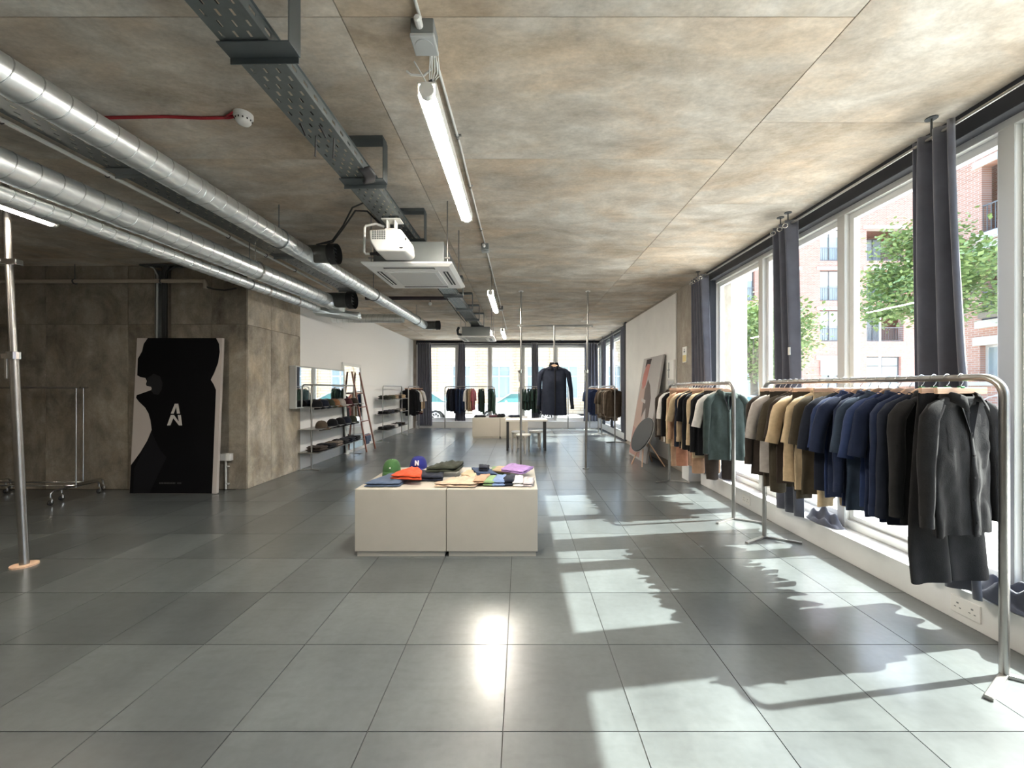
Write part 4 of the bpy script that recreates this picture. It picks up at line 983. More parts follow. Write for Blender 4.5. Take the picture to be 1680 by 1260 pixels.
for k, (x, c, lb) in enumerate(((-1.25, 'black', 'flat black folded knit at the left end of the far plinth'), (-.80, 'maroon', 'dark maroon folded knit on the far plinth'), (-.62, 'black', 'black crumpled cloth in the middle of the far plinth'), (-.18, 'ink', 'dark folded knit at the right of the far plinth'))):
    folded('folded_knit', rect(x, 12.45, .36 if k != 2 else .25, .30, 6 * k), .62, .06 + .03 * (k == 2), c, lb, G3, 30 + k, layers=1, wr=.02 if k == 2 else .006)

# ---- caps
def cap_meshes():
    def dome(u, v):
        a = 2 * pi * u; b = v * pi / 2
        seam = 1 - .012 * max(0, 1 - abs(((u * 6) % 1) - .5) * -1 - .5) if False else 1 - .010 * (abs(cos(3 * a)) ** 18)
        r = cos(b) ** .72 * seam
        fr = 1 + .06 * max(0, -sin(a)) * sin(b * 2)
        return (.092 * r * cos(a), .105 * r * sin(a) * fr, .125 * sin(b) ** .95)
    m = MB().grid(dome, 48, 14, closeu=True)
    crown = m.mesh('cap_crown', smooth=True)
    def visor(u, v):
        a = -pi * (.06 + .88 * u); d = v
        r = 1 + .75 * d * sin(pi * u) ** .6
        return (.091 * cos(a) * (1 + .06 * d), .103 * sin(a) * r, .008 - .028 * d * d * 1 - .03 * abs(cos(a)) ** 2 * d)
    m = MB().grid(visor, 24, 6)
    top = m.mesh('cap_visor', smooth=True)
    button = MB().lathe((0, 0, .121), [(.010, 0), (.010, .004), (.005, .008)], 10).mesh('cap_button', smooth=True)
    return crown, top, button
CAPM = cap_meshes()
def cap(loc, rz, fab, label, group, scale=1.0):
    t = thing('cap', loc, label, 'cap', group, rz)
    t.scale = (scale,) * 3
    colored('crown', CAPM[0], 'fab ' + fab, t)
    v = colored('visor', CAPM[1], 'fab ' + fab, t); v.modifiers.new('thickness', 'SOLIDIFY').thickness = .004
    colored('top_button', CAPM[2], 'fab ' + fab, t)
    return t
def flat_letter(polys, fn, parent, name, mat, t0=0.0, t1=0.001):
    m = MB()
    for p in polys: m.prism(p, fn, t0, t1)
    return m.build(name, mat, parent, local=True)
c1 = cap((-1.36, 4.22, PH + .035), R(8), 'green', 'green baseball cap on the left plinth', 'caps on the front plinth')
c2 = cap((-1.10, 4.30, PH + .055), R(6), 'royal blue', 'royal blue baseball cap with white letter N', 'caps on the front plinth')
MB().box(-1.20, -1.0, 4.2, 4.40, PH + .0, PH + .054).build('cap_stand', 'plinth_cream', label='small block under the royal blue cap', cat='block', bevel=.004)
MB().box(-1.43, -1.29, 4.17, 4.30, PH + .0, PH + .034).build('cap_stand', 'plinth_cream', label='low block under the green cap', cat='block', bevel=.004)
Npoly = [(-.5, 0), (-.5, 1), (-.22, 1), (.22, .38), (.22, 1), (.5, 1), (.5, 0), (.22, 0), (-.22, .62), (-.22, 0)]
flat_letter([Npoly], lambda u, v, s: (.040 * u, -.112 + .010 * v - s, .045 + .050 * v), c2, 'letter_badge', 'fab white', -.003, .004)
flat_letter([[(0, .3), (.35, 0), (.35, .6), (0, 1), (-.35, .6), (-.35, 0)]], lambda u, v, s: (.018 * u, -.112 + .004 * v - s, .045 + .018 * v), c1, 'small_badge', 'fab white', -.003, .003)

# ================================================================== RACKS
def rack_frame(t, p0, p1, z, r=.020, bend=.10, foot=.27, fwd=.16):
    """inverted-U tube frame between two floor points, with a V foot at each end"""
    P0, P1 = Vector((*p0, 0)), Vector((*p1, 0)); d = (P1 - P0).normalized(); up = Vector((0, 0, 1))
    path = [P0 + up * .012]
    for i in range(9): a = pi - i * pi / 16; path.append(P0 + d * (bend + bend * cos(a)) + up * (z - r - bend + bend * sin(a)))
    for i in range(9): a = pi / 2 - i * pi / 16; path.append(P1 + d * (-bend + bend * cos(a)) + up * (z - r - bend + bend * sin(a)))
    path.append(P1 + up * .012)
    MB().tube(path, r, 14).build('tube_frame', 'steel', t, smooth='auto')
    n = Vector((-d.y, d.x, 0))
    if abs(d.y) > abs(d.x): n = Vector((1, 0, 0)); b = Vector((0, -1, 0))
    else: n = Vector((1, 0, 0)); b = Vector((0, -1, 0))
    for P in (P0, P1):
        m = MB()
        for s in (-1, 1): m.beam(P + up * .010, P + n * s * foot + b * fwd + up * .010, .034, .020)
        m.build('foot', 'steel', t, bevel=.003)
    return d
ZR = 1.60
def clothes_rack(p0, p1, label, z=ZR):
    t = thing('clothes_rack', ((p0[0] + p1[0]) / 2, (p0[1] + p1[1]) / 2, 0), label, 'clothes rack', 'steel clothes racks')
    rack_frame(t, p0, p1, z)
    return t
RA = ((2.55, 2.105), (2.48, 4.06)); RB = ((2.47, 4.63), (2.44, 6.55)); RC = ((2.67, 11.3), (2.64, 13.0)); RD = ((2.60, 13.35), (2.58, 14.9))
RE = ((-2.83, 14.95), (-.98, 14.95)); RF = ((-.06, 14.95), (1.78, 14.95)); RG = ((-3.79, 13.5), (-3.79, 14.9))
clothes_rack(*RA, 'steel clothes rack nearest the camera by the right windows')
clothes_rack(*RB, 'second steel clothes rack along the right windows')
clothes_rack(*RC, 'steel rack of brown clothes by the far right windows')
clothes_rack(*RD, 'farthest steel rack in the back right corner')
clothes_rack(*RE, 'steel rack in front of the left back windows')
clothes_rack(*RF, 'steel rack behind the hanging black jacket')
clothes_rack(*RG, 'steel rack against the white wall in the back left corner')

# ---- hangers
def hanger_meshes():
    hook = [(0, 0, -.085), (0, 0, -.058)] + [(.026 * cos(a), 0, -.021 + .026 * sin(a)) for a in [R(-90) + R(270) * i / 14 * 1.0 for i in range(0, 15)]]
    pts = [(0, 0, -.085), (0, 0, -.062), (.012, 0, -.052)] + [(.026 * cos(a), 0, -.021 + .026 * sin(a)) for a in [R(-55) + R(235) * i / 14 for i in range(15)]]
    hk = MB().tube(pts, .0022, 6).mesh('hanger_hook', smooth=True)
    up = [(-.20, -.178), (-.15, -.150), (-.085, -.118), (-.035, -.084), (0, -.076), (.035, -.084), (.085, -.118), (.15, -.150), (.20, -.178)]
    dn = [(x * .985, z - (.050 - .15 * abs(x))) for x, z in up][::-1]
    sh = MB().prism(up + dn, lambda u, v, s: (u, s, v), -.009, .009).mesh('hanger_shoulders', bevel=.003, seg=1)
    bar = MB().box(-.19, .19, -.009, .009, -.112, -.076).mesh('hanger_bar', bevel=.003, seg=1)
    clip = MB().box(-.013, .013, -.011, .011, -.080, -.068).mesh('size_clip', bevel=.002, seg=1)
    return hk, sh, bar, clip
HM = hanger_meshes()
def hanger(loc, rz, kind, label, group, clip=False):
    t = thing('wooden_hanger', loc, label, 'hanger', group, rz)
    colored('hook', HM[0], 'chrome', t); colored('wood_bar', HM[1] if kind == 'shoulder' else HM[2], 'wood_hanger', t)
    if clip: colored('size_clip', HM[3], 'green_clip', t)
    return t

# ---- garments (local frame: x across the shoulders, -y the front, z = 0 at the top of the rail)
GZ0, GZS = -.112, -.186
def body_fn(W, T, L, seed, flare=.015, amp=.013, neckw=.072):
    rn = random.Random(seed); ph = [rn.uniform(0, 6.28) for _ in range(8)]; k1 = rn.uniform(20, 26); k2 = rn.uniform(38, 50)
    def width(z):
        if z > GZS: return neckw + (W - neckw) * ((GZ0 - z) / (GZ0 - GZS)) ** .85
        q = (GZS - z) / (L + GZ0 - GZS + 1e-6)
        return W - .012 * sin(min(1, q * 3) * pi / 2) + flare * q
    def off(x, z):
        q = max(0, (GZS - z)) / L
        g = amp * (.15 + 1.1 * q)
        return g * (sin(k1 * x + ph[0] + 1.2 * sin(3 * z + ph[1])) + .5 * sin(k2 * x + ph[2] + 2 * z)) + .012 * q * sin(4 * x + ph[3]) + .010 * min(1, q * 4) * noise.noise(Vector((x * 11 + ph[4], z * 5, ph[5]))) + .006 * min(1, q * 4) * noise.noise(Vector((x * 26 + ph[6], z * 14, ph[7])))
    def thick(x, z, Wz):
        e = max(0, 1 - abs(x / Wz) ** 2.6) ** .5
        if z > GZS: return (.030 + (T - .030) * ((GZ0 - z) / (GZ0 - GZS)) * .4) * e
        q = min(1, (GZS - z) / .22)
        return (T * (.42 + .58 * q)) * e
    return width, off, thick
def garment_meshes(kind, seed, W, T, L, SL, detail=1.0, collar=False, placket=False, pocket=False, cuffs=False, spread=.05, v_neck=False, cs=1.0):
    """returns list of (part name, mesh)"""
    out = []; rn = random.Random(seed * 13 + 5)
    width, off, thick = body_fn(W, T, L, seed)
    zs = [GZ0 - (GZ0 - GZS) * i / 5 for i in range(6)] + [GZS - (L - (GZ0 - GZS)) * (i + 1) / int(20 * detail) for i in range(int(20 * detail))]
    nu = int(44 * detail) // 2 * 2
    hemk = [rn.uniform(0, 6.28) for _ in range(3)]
    def fn(u, v):
        z = zs[round(v * (len(zs) - 1))]; Wz = width(z); a = 2 * pi * u
        x = Wz * (1 if cos(a) >= 0 else -1) * abs(cos(a)) ** .8
        sgn = 1 if sin(a) >= 0 else -1
        y = sgn * thick(x, z, Wz) + off(x, z)
        zz = z
        if v > .96: zz += .008 * sin(9 * x + hemk[0])
        if z == zs[0]:
            zz = z - (.03 if sgn < 0 else .0) * (1 - (x / Wz) ** 2)
        return (x, y, zz)
    m = MB().grid(fn, nu, len(zs) - 1, closeu=True); out.append(('body', m.mesh('garment_body', smooth=True)))
    def front(x, z):
        Wz = width(z); return -thick(x, z, Wz) + off(x, z)
    # sleeves
    if SL:
        for s in (-1, 1):
            k = rn.uniform(0, 6.28); sp = spread * rn.uniform(.6, 1.3); fw = rn.uniform(-.012, .012)
            long_ = SL > .4
            x0 = W - .055; r0, r1 = (.078, .050) if long_ else (.088, .082)
            path = [(x0 - .02, 0, GZS + .018), (x0 + .02, 0, GZS - .012), (W + sp * .30, fw * .3, GZS - .07)]
            n = 12 if long_ else 7
            for i in range(n): q = (i + 1) / n; path.append((W + sp * (.30 + .7 * q ** (.8)), fw * q, GZS - .07 - (SL - .07) * q))
            rad = [r0 * .55, r0 * .85, r0] + [r0 + (r1 - r0) * ((i + 1) / n) ** .9 for i in range(n)]
            m = MB(); N = 16; base = 0
            for i, p in enumerate(path):
                a_ = Vector(path[max(0, i - 1)]); b_ = Vector(path[min(len(path) - 1, i + 1)]); tt = (b_ - a_).normalized()
                nrm = Vector((-tt.z, 0, tt.x))
                for j in range(N):
                    a = 2 * pi * j / N; fold = 1 + .10 * sin(3 * a + k + 5 * p[2]) + .07 * sin(17 * p[2] + k + a) * (1 if i > 2 else 0)
                    q = Vector(p) + nrm * cos(a) * rad[i] * .62 * fold + Vector((0, 1, 0)) * sin(a) * min(rad[i] * .52, T * 1.05) * fold
                    m.v.append((s * q.x, q.y + off(s * q.x, q.z) * .4, q.z))
            for i in range(len(path) - 1):
                for j in range(N): m.f.append((i * N + j, i * N + (j + 1) % N, (i + 1) * N + (j + 1) % N, (i + 1) * N + j))
            out.append(('sleeve', m.mesh('garment_sleeve', smooth=True)))
            if cuffs:
                e = path[-1]; m = MB().grid(lambda u, v: (s * (e[0] + .034 * cos(2 * pi * u) * (1 + .03 * v)), e[1] + off(s * e[0], e[2]) * .4 + .029 * sin(2 * pi * u), e[2] + .05 - .065 * v), 16, 2, closeu=True)
                out.append(('cuff', m.mesh('garment_cuff', smooth=True)))
    if collar:
        def col(u, v):
            a = R(-90) + R(28) + (2 * pi - R(56)) * u       # open at the front
            e = abs(u - .5) * 2
            rows = [(.068, .046, -.124 - .02 * e), (.066, .046, -.092 - .026 * e ** 3), (.076, .055, -.096 - .030 * e ** 3), (.092 + .022 * e ** 4, .066 + .014 * e ** 4, -.138 - .060 * e ** 5)]
            k = min(3, int(v * 3 + .001)); ra, rb, z = rows[k]
            return (ra * cs * cos(a), rb * (1 + (cs - 1) * .5) * sin(a), z - (cs - 1) * .06 * e ** 4 * (1 if k == 3 else .4))
        o = MB().grid(col, 28, 3); out.append(('collar', o.mesh('garment_collar', smooth=True)))
    elif kind != 'none':
        m = MB().tube([(.072 * cos(a), .040 * sin(a), GZ0 - (.026 * max(0, -sin(a)))) for a in [2 * pi * i / 20 for i in range(20)]], .007, 6, closed=True)
        out.append(('neck_rib', m.mesh('garment_neck', smooth=True)))
    if placket:
        x0 = -.004
        m = MB().grid(lambda u, v: (x0 + .030 * u, front(x0 + .03 * u, GZ0 - .05 - (L - .05) * v) - .004, GZ0 - .05 - (L - .05) * v), 2, 24)
        out.append(('placket', m.mesh('garment_placket', smooth=True)))
        m = MB()
        for i in range(6): z = GZ0 - .10 - (L - .18) * i / 5; y = front(x0 + .015, z); m.cyl((x0 + .015, y - .008, z), (x0 + .015, y - .003, z), .007, n=8)
        out.append(('button', m.mesh('garment_buttons')))
    if pocket:
        for s in (-1, 1):
            m = MB().grid(lambda u, v: (s * .095 + .055 * (u - .5) * 2, front(s * .095 + .055 * (u - .5) * 2, -.30 - .13 * v) - .002, -.30 - .13 * v - (.012 * (1 - abs(u - .5) * 2) if v > .99 else 0)), 6, 4)
            out.append(('pocket', m.mesh('garment_pocket', smooth=True)))
    if v_neck:
        m = MB().add([(-.062, front(-.062, -.165) - .006, -.160), (.010, front(.01, -.36) - .008, -.37), (.075, front(.075, -.165) - .006, -.160), (0, .0, -.135)], [(0, 1, 3), (1, 2, 3)])  # black patch on the chest stands for the shade inside the open collar
        out.append(('neck_shade', m.mesh('garment_neck_shade')))
    return out
def trouser_meshes(seed, W, L, flare=.0, T=.034):
    rn = random.Random(seed + 77); out = []; ph = [rn.uniform(0, 6.28) for _ in range(6)]
    def off(x, z): return .010 * (.3 - z) * sin(24 * x + ph[0] + 2 * sin(3 * z + ph[1]))
    zt, zc = -.108, -.40
    def hip(u, v):
        a = 2 * pi * u; z = zt + (zc - .03 - zt) * v; Wz = W + .02 * sin(v * 1.5)
        x = Wz * (1 if cos(a) >= 0 else -1) * abs(cos(a)) ** .8; y = (T * (.45 + .45 * v)) * (1 if sin(a) >= 0 else -1) * abs(sin(a)) ** .7
        if v < .12: y += .006 * sin(60 * x)
        return (x, y + off(x, z), z)
    out.append(('waist', MB().grid(hip, 40, 8, closeu=True).mesh('trouser_waist', smooth=True)))
    for s in (-1, 1):
        k = rn.uniform(0, 6.28); tw = rn.uniform(-.02, .03)
        def leg(u, v):
            a = 2 * pi * u; z = zc + .06 + (-L - zc - .06) * v; c = s * (W * .5 + .012 + tw * v * s + flare * .4 * v); r = (W * .5 + .004) * (1 - .22 * v) + flare * v
            f = 1 + .08 * sin(3 * a + k + 4 * z)
            return (c + r * cos(a) * f, T * .95 * sin(a) * f + off(c + r * cos(a), z) * 1.2, z + (.006 * sin(2 * a + k) if v > .98 else 0))
        out.append(('leg', MB().grid(leg, 28, 16, closeu=True).mesh('trouser_leg', smooth=True)))
    return out
GC = {}
def gset(kind, variant, T):
    key = (kind, variant, T)
    if key not in GC:
        sd = variant * 17 + hash(kind) % 1 + len(kind) * 3
        rn = random.Random(sd); dl = rn.uniform(-.03, .03)
        if kind == 'tee': g = garment_meshes('tee', sd, .225, T, .78 + dl, .37, spread=.085)
        elif kind == 'polo': g = garment_meshes('polo', sd, .222, T, .80 + dl, .35, collar=True, placket=True, spread=.065)
        elif kind == 'shirt': g = garment_meshes('shirt', sd, .222, T, .84 + dl, .62, collar=True, placket=True, cuffs=True, spread=.035)
        elif kind == 'knit': g = garment_meshes('knit', sd, .218, T, .82 + dl, .70, cuffs=True, spread=.035)
        elif kind == 'jacket': g = garment_meshes('jacket', sd, .232, T * 1.1, .80 + dl, .66, detail=1.6, collar=True, placket=True, pocket=True, cuffs=True, spread=.04, v_neck=True, cs=1.35)
        elif kind == 'trousers': g = trouser_meshes(sd, .185, 1.02 + dl)
        elif kind == 'long trousers': g = trouser_meshes(sd, .185, 1.22 + dl)
        elif kind == 'wide trousers': g = trouser_meshes(sd, .20, 1.22, flare=.045)
        elif kind == 'short trousers': g = trouser_meshes(sd, .18, .72 + dl)
        GC[key] = g
    return GC[key]
NM = {'tee': ('t_shirt', 't-shirt'), 'polo': ('polo_shirt', 'shirt'), 'shirt': ('shirt', 'shirt'), 'knit': ('sweater', 'sweater'), 'jacket': ('jacket', 'jacket'), 'trousers': ('trousers', 'trousers'), 'wide trousers': ('trousers', 'trousers'), 'long trousers': ('trousers', 'trousers'), 'short trousers': ('shorts', 'shorts')}
WORD = {'tee': 'short-sleeved t-shirt', 'polo': 'short-sleeved shirt', 'shirt': 'long-sleeved shirt', 'knit': 'sweater', 'jacket': 'jacket', 'trousers': 'trousers', 'wide trousers': 'wide trousers', 'long trousers': 'long trousers', 'short trousers': 'shorts'}
def garment(loc, rz, kind, variant, fab, label, group, T=.034):
    t = thing(NM[kind][0], loc, label, NM[kind][1], group, rz)
    for nm, me in gset(kind, variant, T):
        o = colored(nm, me, 'fab ' + (fab if nm != 'neck_shade' else 'black'), t)
        if nm in ('collar', 'placket'):
            sm = o.modifiers.new('thickness', 'SOLIDIFY'); sm.thickness = .002; sm.offset = 0
    return t
def fill(rack, seq, where, group, hgroup, hlabel, s0, step, z=ZR, T=.034, clips=(), rot0=0.0, seed=1, jit=5):
    rn = random.Random(seed); P0, P1 = Vector((*rack[0], 0)), Vector((*rack[1], 0)); d = (P1 - P0).normalized()
    base = math.atan2(d.y, d.x) - pi / 2
    pos = s0; k = 0
    for i, it in enumerate(seq):
        if it is None: pos += step * 1.6; continue
        kind, fab = it[0], it[1]; extra = it[2] if len(it) > 2 else 0
        p = P0 + d * pos; rz = base + R(rn.uniform(-jit, jit)) + rot0 + R(extra)
        loc = (p.x + rn.uniform(-.012, .012), p.y, z)
        loc2 = (p.x if abs(d.y) > .5 else p.x, p.y, z)
        garment(loc2, rz, kind, rn.randint(0, 2), fab, '%s %s, %s from the %s' % (fab, WORD[kind], ORD[k], where), group, T)
        hanger(loc2, rz, 'bar' if 'trousers' in kind or it[-1] == 'bar' else 'shoulder', 'wooden hanger, %s from the %s' % (ORD[k], where), hgroup, clip=k in clips)
        pos += step; k += 1
A = [('jacket', 'charcoal', 12, 'bar'), ('wide trousers', 'charcoal', 6), ('jacket', 'charcoal', 4), ('knit', 'ink'), ('knit', 'navy'), ('polo', 'navy'), ('tee', 'blue navy'), ('polo', 'steel blue'), ('shirt', 'navy'), ('tee', 'navy'),
     ('polo', 'blue navy'), ('tee', 'ink'), ('trousers', 'cream'), ('polo', 'olive brown'), ('polo', 'cream'), ('trousers', 'olive brown'), ('tee', 'cream'), ('polo', 'dark brown'), ('tee', 'olive brown'), ('trousers', 'olive brown'), ('tee', 'pale grey'), ('trousers', 'olive brown'), ('shirt', 'dark brown')]
fill(RA, A, 'near end of the clothes rack closest to camera', 'clothes on the closest rack', 'hangers on the closest rack', 'wooden hanger on the clothes rack closest to the camera', .20, .073, clips=(0, 1, 2, 3), seed=4)
B = [('jacket', 'grey green', 6), ('tee', 'white'), ('long trousers', 'dark brown'), ('polo', 'black'), ('knit', 'black'), ('shirt', 'cream'), ('long trousers', 'tan'), ('knit', 'black'), ('polo', 'black'), ('shirt', 'sand'), ('knit', 'ink'),
     ('tee', 'cream'), ('long trousers', 'terracotta'), ('shirt', 'tan'), ('knit', 'cream'), ('long trousers', 'tan'), ('shirt', 'black'), ('tee', 'white'), ('shirt', 'taupe'), ('jacket', 'dark brown')]
fill(RB, B, 'near end of the second rack by the windows', 'clothes on the second rack', 'hangers on the second rack', 'wooden hanger on the second clothes rack by the windows', .16, .084, seed=7)
C = [('jacket', 'brown', 10), ('shirt', 'mushroom'), ('trousers', 'brown'), ('jacket', 'brown'), ('tee', 'olive brown'), ('shirt', 'brown'), ('trousers', 'dark brown'), ('jacket', 'mushroom'), ('tee', 'brown'), ('shirt', 'brown'), ('knit', 'brown'), ('trousers', 'mushroom')]
fill(RC, C, 'near end of the far right rack', 'clothes on the far right rack', 'hangers on the far right rack', 'wooden hanger on the far right rack of brown clothes', .14, .12, seed=9, T=.05)
D = [('knit', 'navy'), ('trousers', 'navy'), ('shirt', 'blue navy'), ('knit', 'navy'), ('trousers', 'denim'), ('tee', 'slate blue'), ('shirt', 'navy'), ('tee', 'slate blue')]
fill(RD, D, 'near end of the back right corner rack', 'clothes on the back right rack', 'hangers on the back right rack', 'wooden hanger on the farthest rack in the back right corner', .14, .15, seed=10, T=.05)
E = [('knit', 'ink'), ('jacket', 'black'), ('jacket', 'ink'), ('trousers', 'ink'), ('shirt', 'navy'), ('trousers', 'denim'), ('shirt', 'blue navy'), ('knit', 'navy'), ('tee', 'white'), ('shirt', 'sand'), ('shirt', 'tan'), ('tee', 'rose'), None, ('knit', 'black'), ('shirt', 'forest green'), ('trousers', 'forest green'), None, ('jacket', 'forest green'), ('shirt', 'bottle green'), ('trousers', 'bottle green')]
fill(RE, E, 'left end of the left back rack', 'clothes on the left back rack', 'hangers on the left back rack', 'hanger on the rack before the left back windows', .13, .085, seed=11, T=.04, jit=12)
F = [('tee', 'forest green'), ('tee', 'bottle green'), ('polo', 'forest green'), ('tee', 'bottle green'), ('trousers', 'forest green'), ('shirt', 'bottle green'), ('trousers', 'ink'), ('shirt', 'navy'), ('trousers', 'denim'), ('knit', 'navy'), ('trousers', 'black'), ('trousers', 'ink')]
fill(RF, F, 'left end of the rack behind the black jacket', 'clothes on the right back rack', 'hangers on the right back rack', 'hanger on the rack behind the hanging black jacket', .14, .105, seed=12, T=.045, jit=12)
Gq = [('jacket', 'black', 8), ('trousers', 'black'), ('jacket', 'black'), ('tee', 'white'), ('trousers', 'black'), ('knit', 'black'), ('shirt', 'cream'), ('trousers', 'maroon'), ('tee', 'white'), ('shirt', 'sand'), ('trousers', 'maroon')]
fill(RG, Gq, 'near end of the back left corner rack', 'clothes on the back left rack', 'hangers on the back left rack', 'wooden hanger on the rack in the back left corner', .12, .11, seed=13, T=.045)

# ================================================================== SHELF RACKS
def shelf_rack(x, y0, y1, label, heights):
    t = thing('shelf_rack', (x, (y0 + y1) / 2, 0), label, 'shelf rack', 'steel shelf racks on the white wall')
    rack_frame(t, (x, y0), (x, y1), 1.60, r=.016, bend=.09, foot=.20, fwd=.10)
    for h in heights: MB().box(x - .19, x + .19, y0 - .10, y1 + .10, h - .012, h).build('shelf', 'steel', t, bevel=.002)
    return t
HS = (.33, .76, 1.17)
shelf_rack(-3.90, 7.45, 9.35, 'steel shelf rack of caps below the wall mirror', HS)
HS2 = (.35, .79, 1.20)
shelf_rack(-3.88, 11.25, 13.05, 'steel shelf rack of folded clothes farther along the white wall', HS2)
hats = [(7.52, 'black', 'top shelf, nearest end, in black'), (7.78, 'ink', 'top shelf, second in line, in dark navy'), (8.02, 'dark olive', 'top shelf, dark olive'), (8.25, 'rust', 'top shelf, rust brown'), (8.52, 'pale grey', 'top shelf, pale grey'), (8.86, 'maroon', 'top shelf, dark maroon'), (9.18, 'dark brown', 'top shelf, far end, dark brown')]
for k, (y, c, lb) in enumerate(hats): cap((-3.84, y, HS[2]), R(80), c, 'cap on the wall shelf rack, ' + lb, 'caps on the shelf rack', 1.05)
hats2 = [(7.70, 'brown', 'middle shelf, brown'), (8.15, 'black', 'middle shelf, nearest black one'), (8.48, 'black', 'middle shelf, second black one'), (8.80, 'ink', 'middle shelf, dark navy'), (9.1, 'dark olive', 'middle shelf, far end, dark olive')]
for k, (y, c, lb) in enumerate(hats2): cap((-3.84, y, HS[1]), R(80), c, 'cap on the wall shelf rack, ' + lb, 'caps on the shelf rack', 1.1)
fo = [(7.62, 'dark brown', 'dark brown'), (7.98, 'black', 'black'), (8.30, 'taupe', 'taupe'), (8.62, 'black', 'second black'), (8.94, 'ink', 'dark navy'), (9.24, 'black', 'farthest black')]
for k, (y, c, lb) in enumerate(fo): folded('folded_trousers', rect(-3.88, y, .30, .26, 3 * k - 6), HS[0], .09, c, lb + ' folded trousers on the bottom shelf below the caps', 'folded clothes below the caps', 40 + k)
f2 = [[(11.35, 'black', 'black'), (11.7, 'charcoal', 'charcoal'), (12.05, 'white', 'white'), (12.4, 'black', 'second black'), (12.8, 'dark brown', 'dark brown')],
      [(11.35, 'black', 'black'), (11.7, 'ink', 'dark navy'), (12.1, 'black', 'second black'), (12.45, 'pale grey', 'pale grey'), (12.85, 'taupe', 'taupe')],
      [(11.38, 'dark olive', 'dark olive'), (11.75, 'olive', 'olive green'), (12.1, 'sand', 'sand'), (12.45, 'dark brown', 'dark brown'), (12.85, 'cream', 'cream')]]
for s, row in enumerate(f2):
    for k, (y, c, lb) in enumerate(row): folded('folded_shirt', rect(-3.86, y, .30, .27, 5 * k - 8), HS2[s], .11 if s == 2 else .08, c, lb + ' folded clothes on the ' + ('bottom', 'middle', 'top')[s] + ' shelf of the farther shelf rack', 'folded clothes on the farther shelf rack', 60 + 7 * s + k)

# ================================================================== MIRRORS, LADDER
mr = thing('wall_mirror', (-4.06, 8.06, 1.15), 'large rectangular wall mirror above the shelf of caps', 'mirror')
MB().box(XL + .004, -3.995, 7.10, 9.02, 1.155, 1.925).build('mirror_box', 'plastic_grey', mr, bevel=.003)
MB().box(-3.996, -3.990, 7.125, 8.995, 1.18, 1.90).build('mirror_glass', 'mirror', mr)
lm = thing('leaning_mirror', (-4.04, 9.72, 0), 'tall white-framed mirror standing against the white wall behind the ladder', 'mirror')
def lean(u, v, s, x0=-3.985, x1=-4.085, y0=9.18, w_=1.06, h=2.12): return (x0 + (x1 - x0) * v + s, y0 + w_ * u, .0 + h * v)
m = MB()
for (a, b, c, e) in ((0, .07, 0, 1), (.93, 1, 0, 1), (.07, .93, 0, .035), (.07, .93, .965, 1)): m.prism([(a, c), (b, c), (b, e), (a, e)], lean, -.03, .0)
m.build('mirror_frame', 'white_paint', lm)
MB().prism([(.07, .035), (.93, .035), (.93, .965), (.07, .965)], lean, -.022, -.012).build('mirror_glass', 'mirror', lm)
ld = thing('wooden_ladder', (-3.85, 9.78, 0), 'dark red wooden ladder leaning on the wall beside the shelf of caps', 'ladder')
for y, yt in ((9.50, 9.55), (10.06, 10.0)): MB().beam((-3.66, y, .0), (-4.035, yt, 1.92), .045, .03, up=(1, 0, 0)).build('rail', 'wood_red', ld, bevel=.004)
for z in (.38, .72, 1.06, 1.40):
    q = z / 1.92; x = -3.66 - .375 * q; MB().cyl((x, 9.50 + .05 * q, z), (x, 10.06 - .06 * q, z), .013, n=10).build('rung', 'wood_red', ld)
MB().grid(lambda u, v: (-3.735 + .022 * (1 if v < .5 else -1), 9.62 + .30 * u, .398 - (.26 if v > .5 else .20) * abs(v - .5) * 2 + .012), 6, 6).build('draped_cloth', 'fab slate blue', label='small blue cloth draped over the lowest ladder rung', cat='cloth').modifiers.new('thickness', 'SOLIDIFY').thickness = .006

# ================================================================== POSTER WITH MONOGRAM
po = thing('poster_canvas', (-5.0, 5.75, 0), 'large dark canvas print of a hooded figure leaning on the concrete wall', 'poster')
PX0, PX1, PHH = -5.62, -4.37, 2.25
def pc(u, v, s): return (PX0 + (PX1 - PX0) * u, 5.735 + .115 * v - s, .005 + PHH * v - s * .05)
MB().prism([(0, 0), (1, 0), (1, 1), (0, 1)], pc, -.045, 0).build('canvas', 'canvas_white', po, bevel=.002)
def pcrop(pts): return [((x - 82) / 640.0, (1220 - y) / 1133.0) for x, y in pts]
fig = [(163, 87), (676, 87), (700, 130), (707, 190), (698, 270), (672, 345), (648, 395), (672, 430), (690, 470), (690, 1218), (84, 1218), (84, 1015), (150, 920), (195, 840), (225, 760), (212, 690), (195, 640), (168, 598), (120, 555), (98, 528), (100, 508), (150, 490), (207, 470), (212, 455), (205, 445), (172, 440), (166, 425), (172, 405), (160, 382), (120, 374), (98, 362), (96, 240), (125, 185), (135, 130)]
def fpoly(pts, name, mat, s0, s1):
    m = MB().prism(pcrop(pts), pc, s0, s1); return m.build(name, mat, po)
fpoly(fig, 'printed_figure', 'print_black', .0002, .0010)
fpoly([(172, 385), (176, 405), (166, 428), (176, 440), (204, 446), (212, 460), (206, 474), (228, 500), (262, 505), (285, 470), (290, 420), (270, 370), (220, 350)], 'printed_face', 'print_face', .0011, .0015)
fpoly([(222, 770), (290, 900), (345, 960), (300, 1060), (230, 1215), (110, 1215), (110, 1040), (190, 860)], 'printed_coat', 'print_dark', .0011, .0015)
fpoly([(362, 642), (388, 570), (414, 570), (430, 642), (407, 642), (399, 592), (384, 642)], 'printed_monogram_letter', 'print_logo', .0016, .0022)
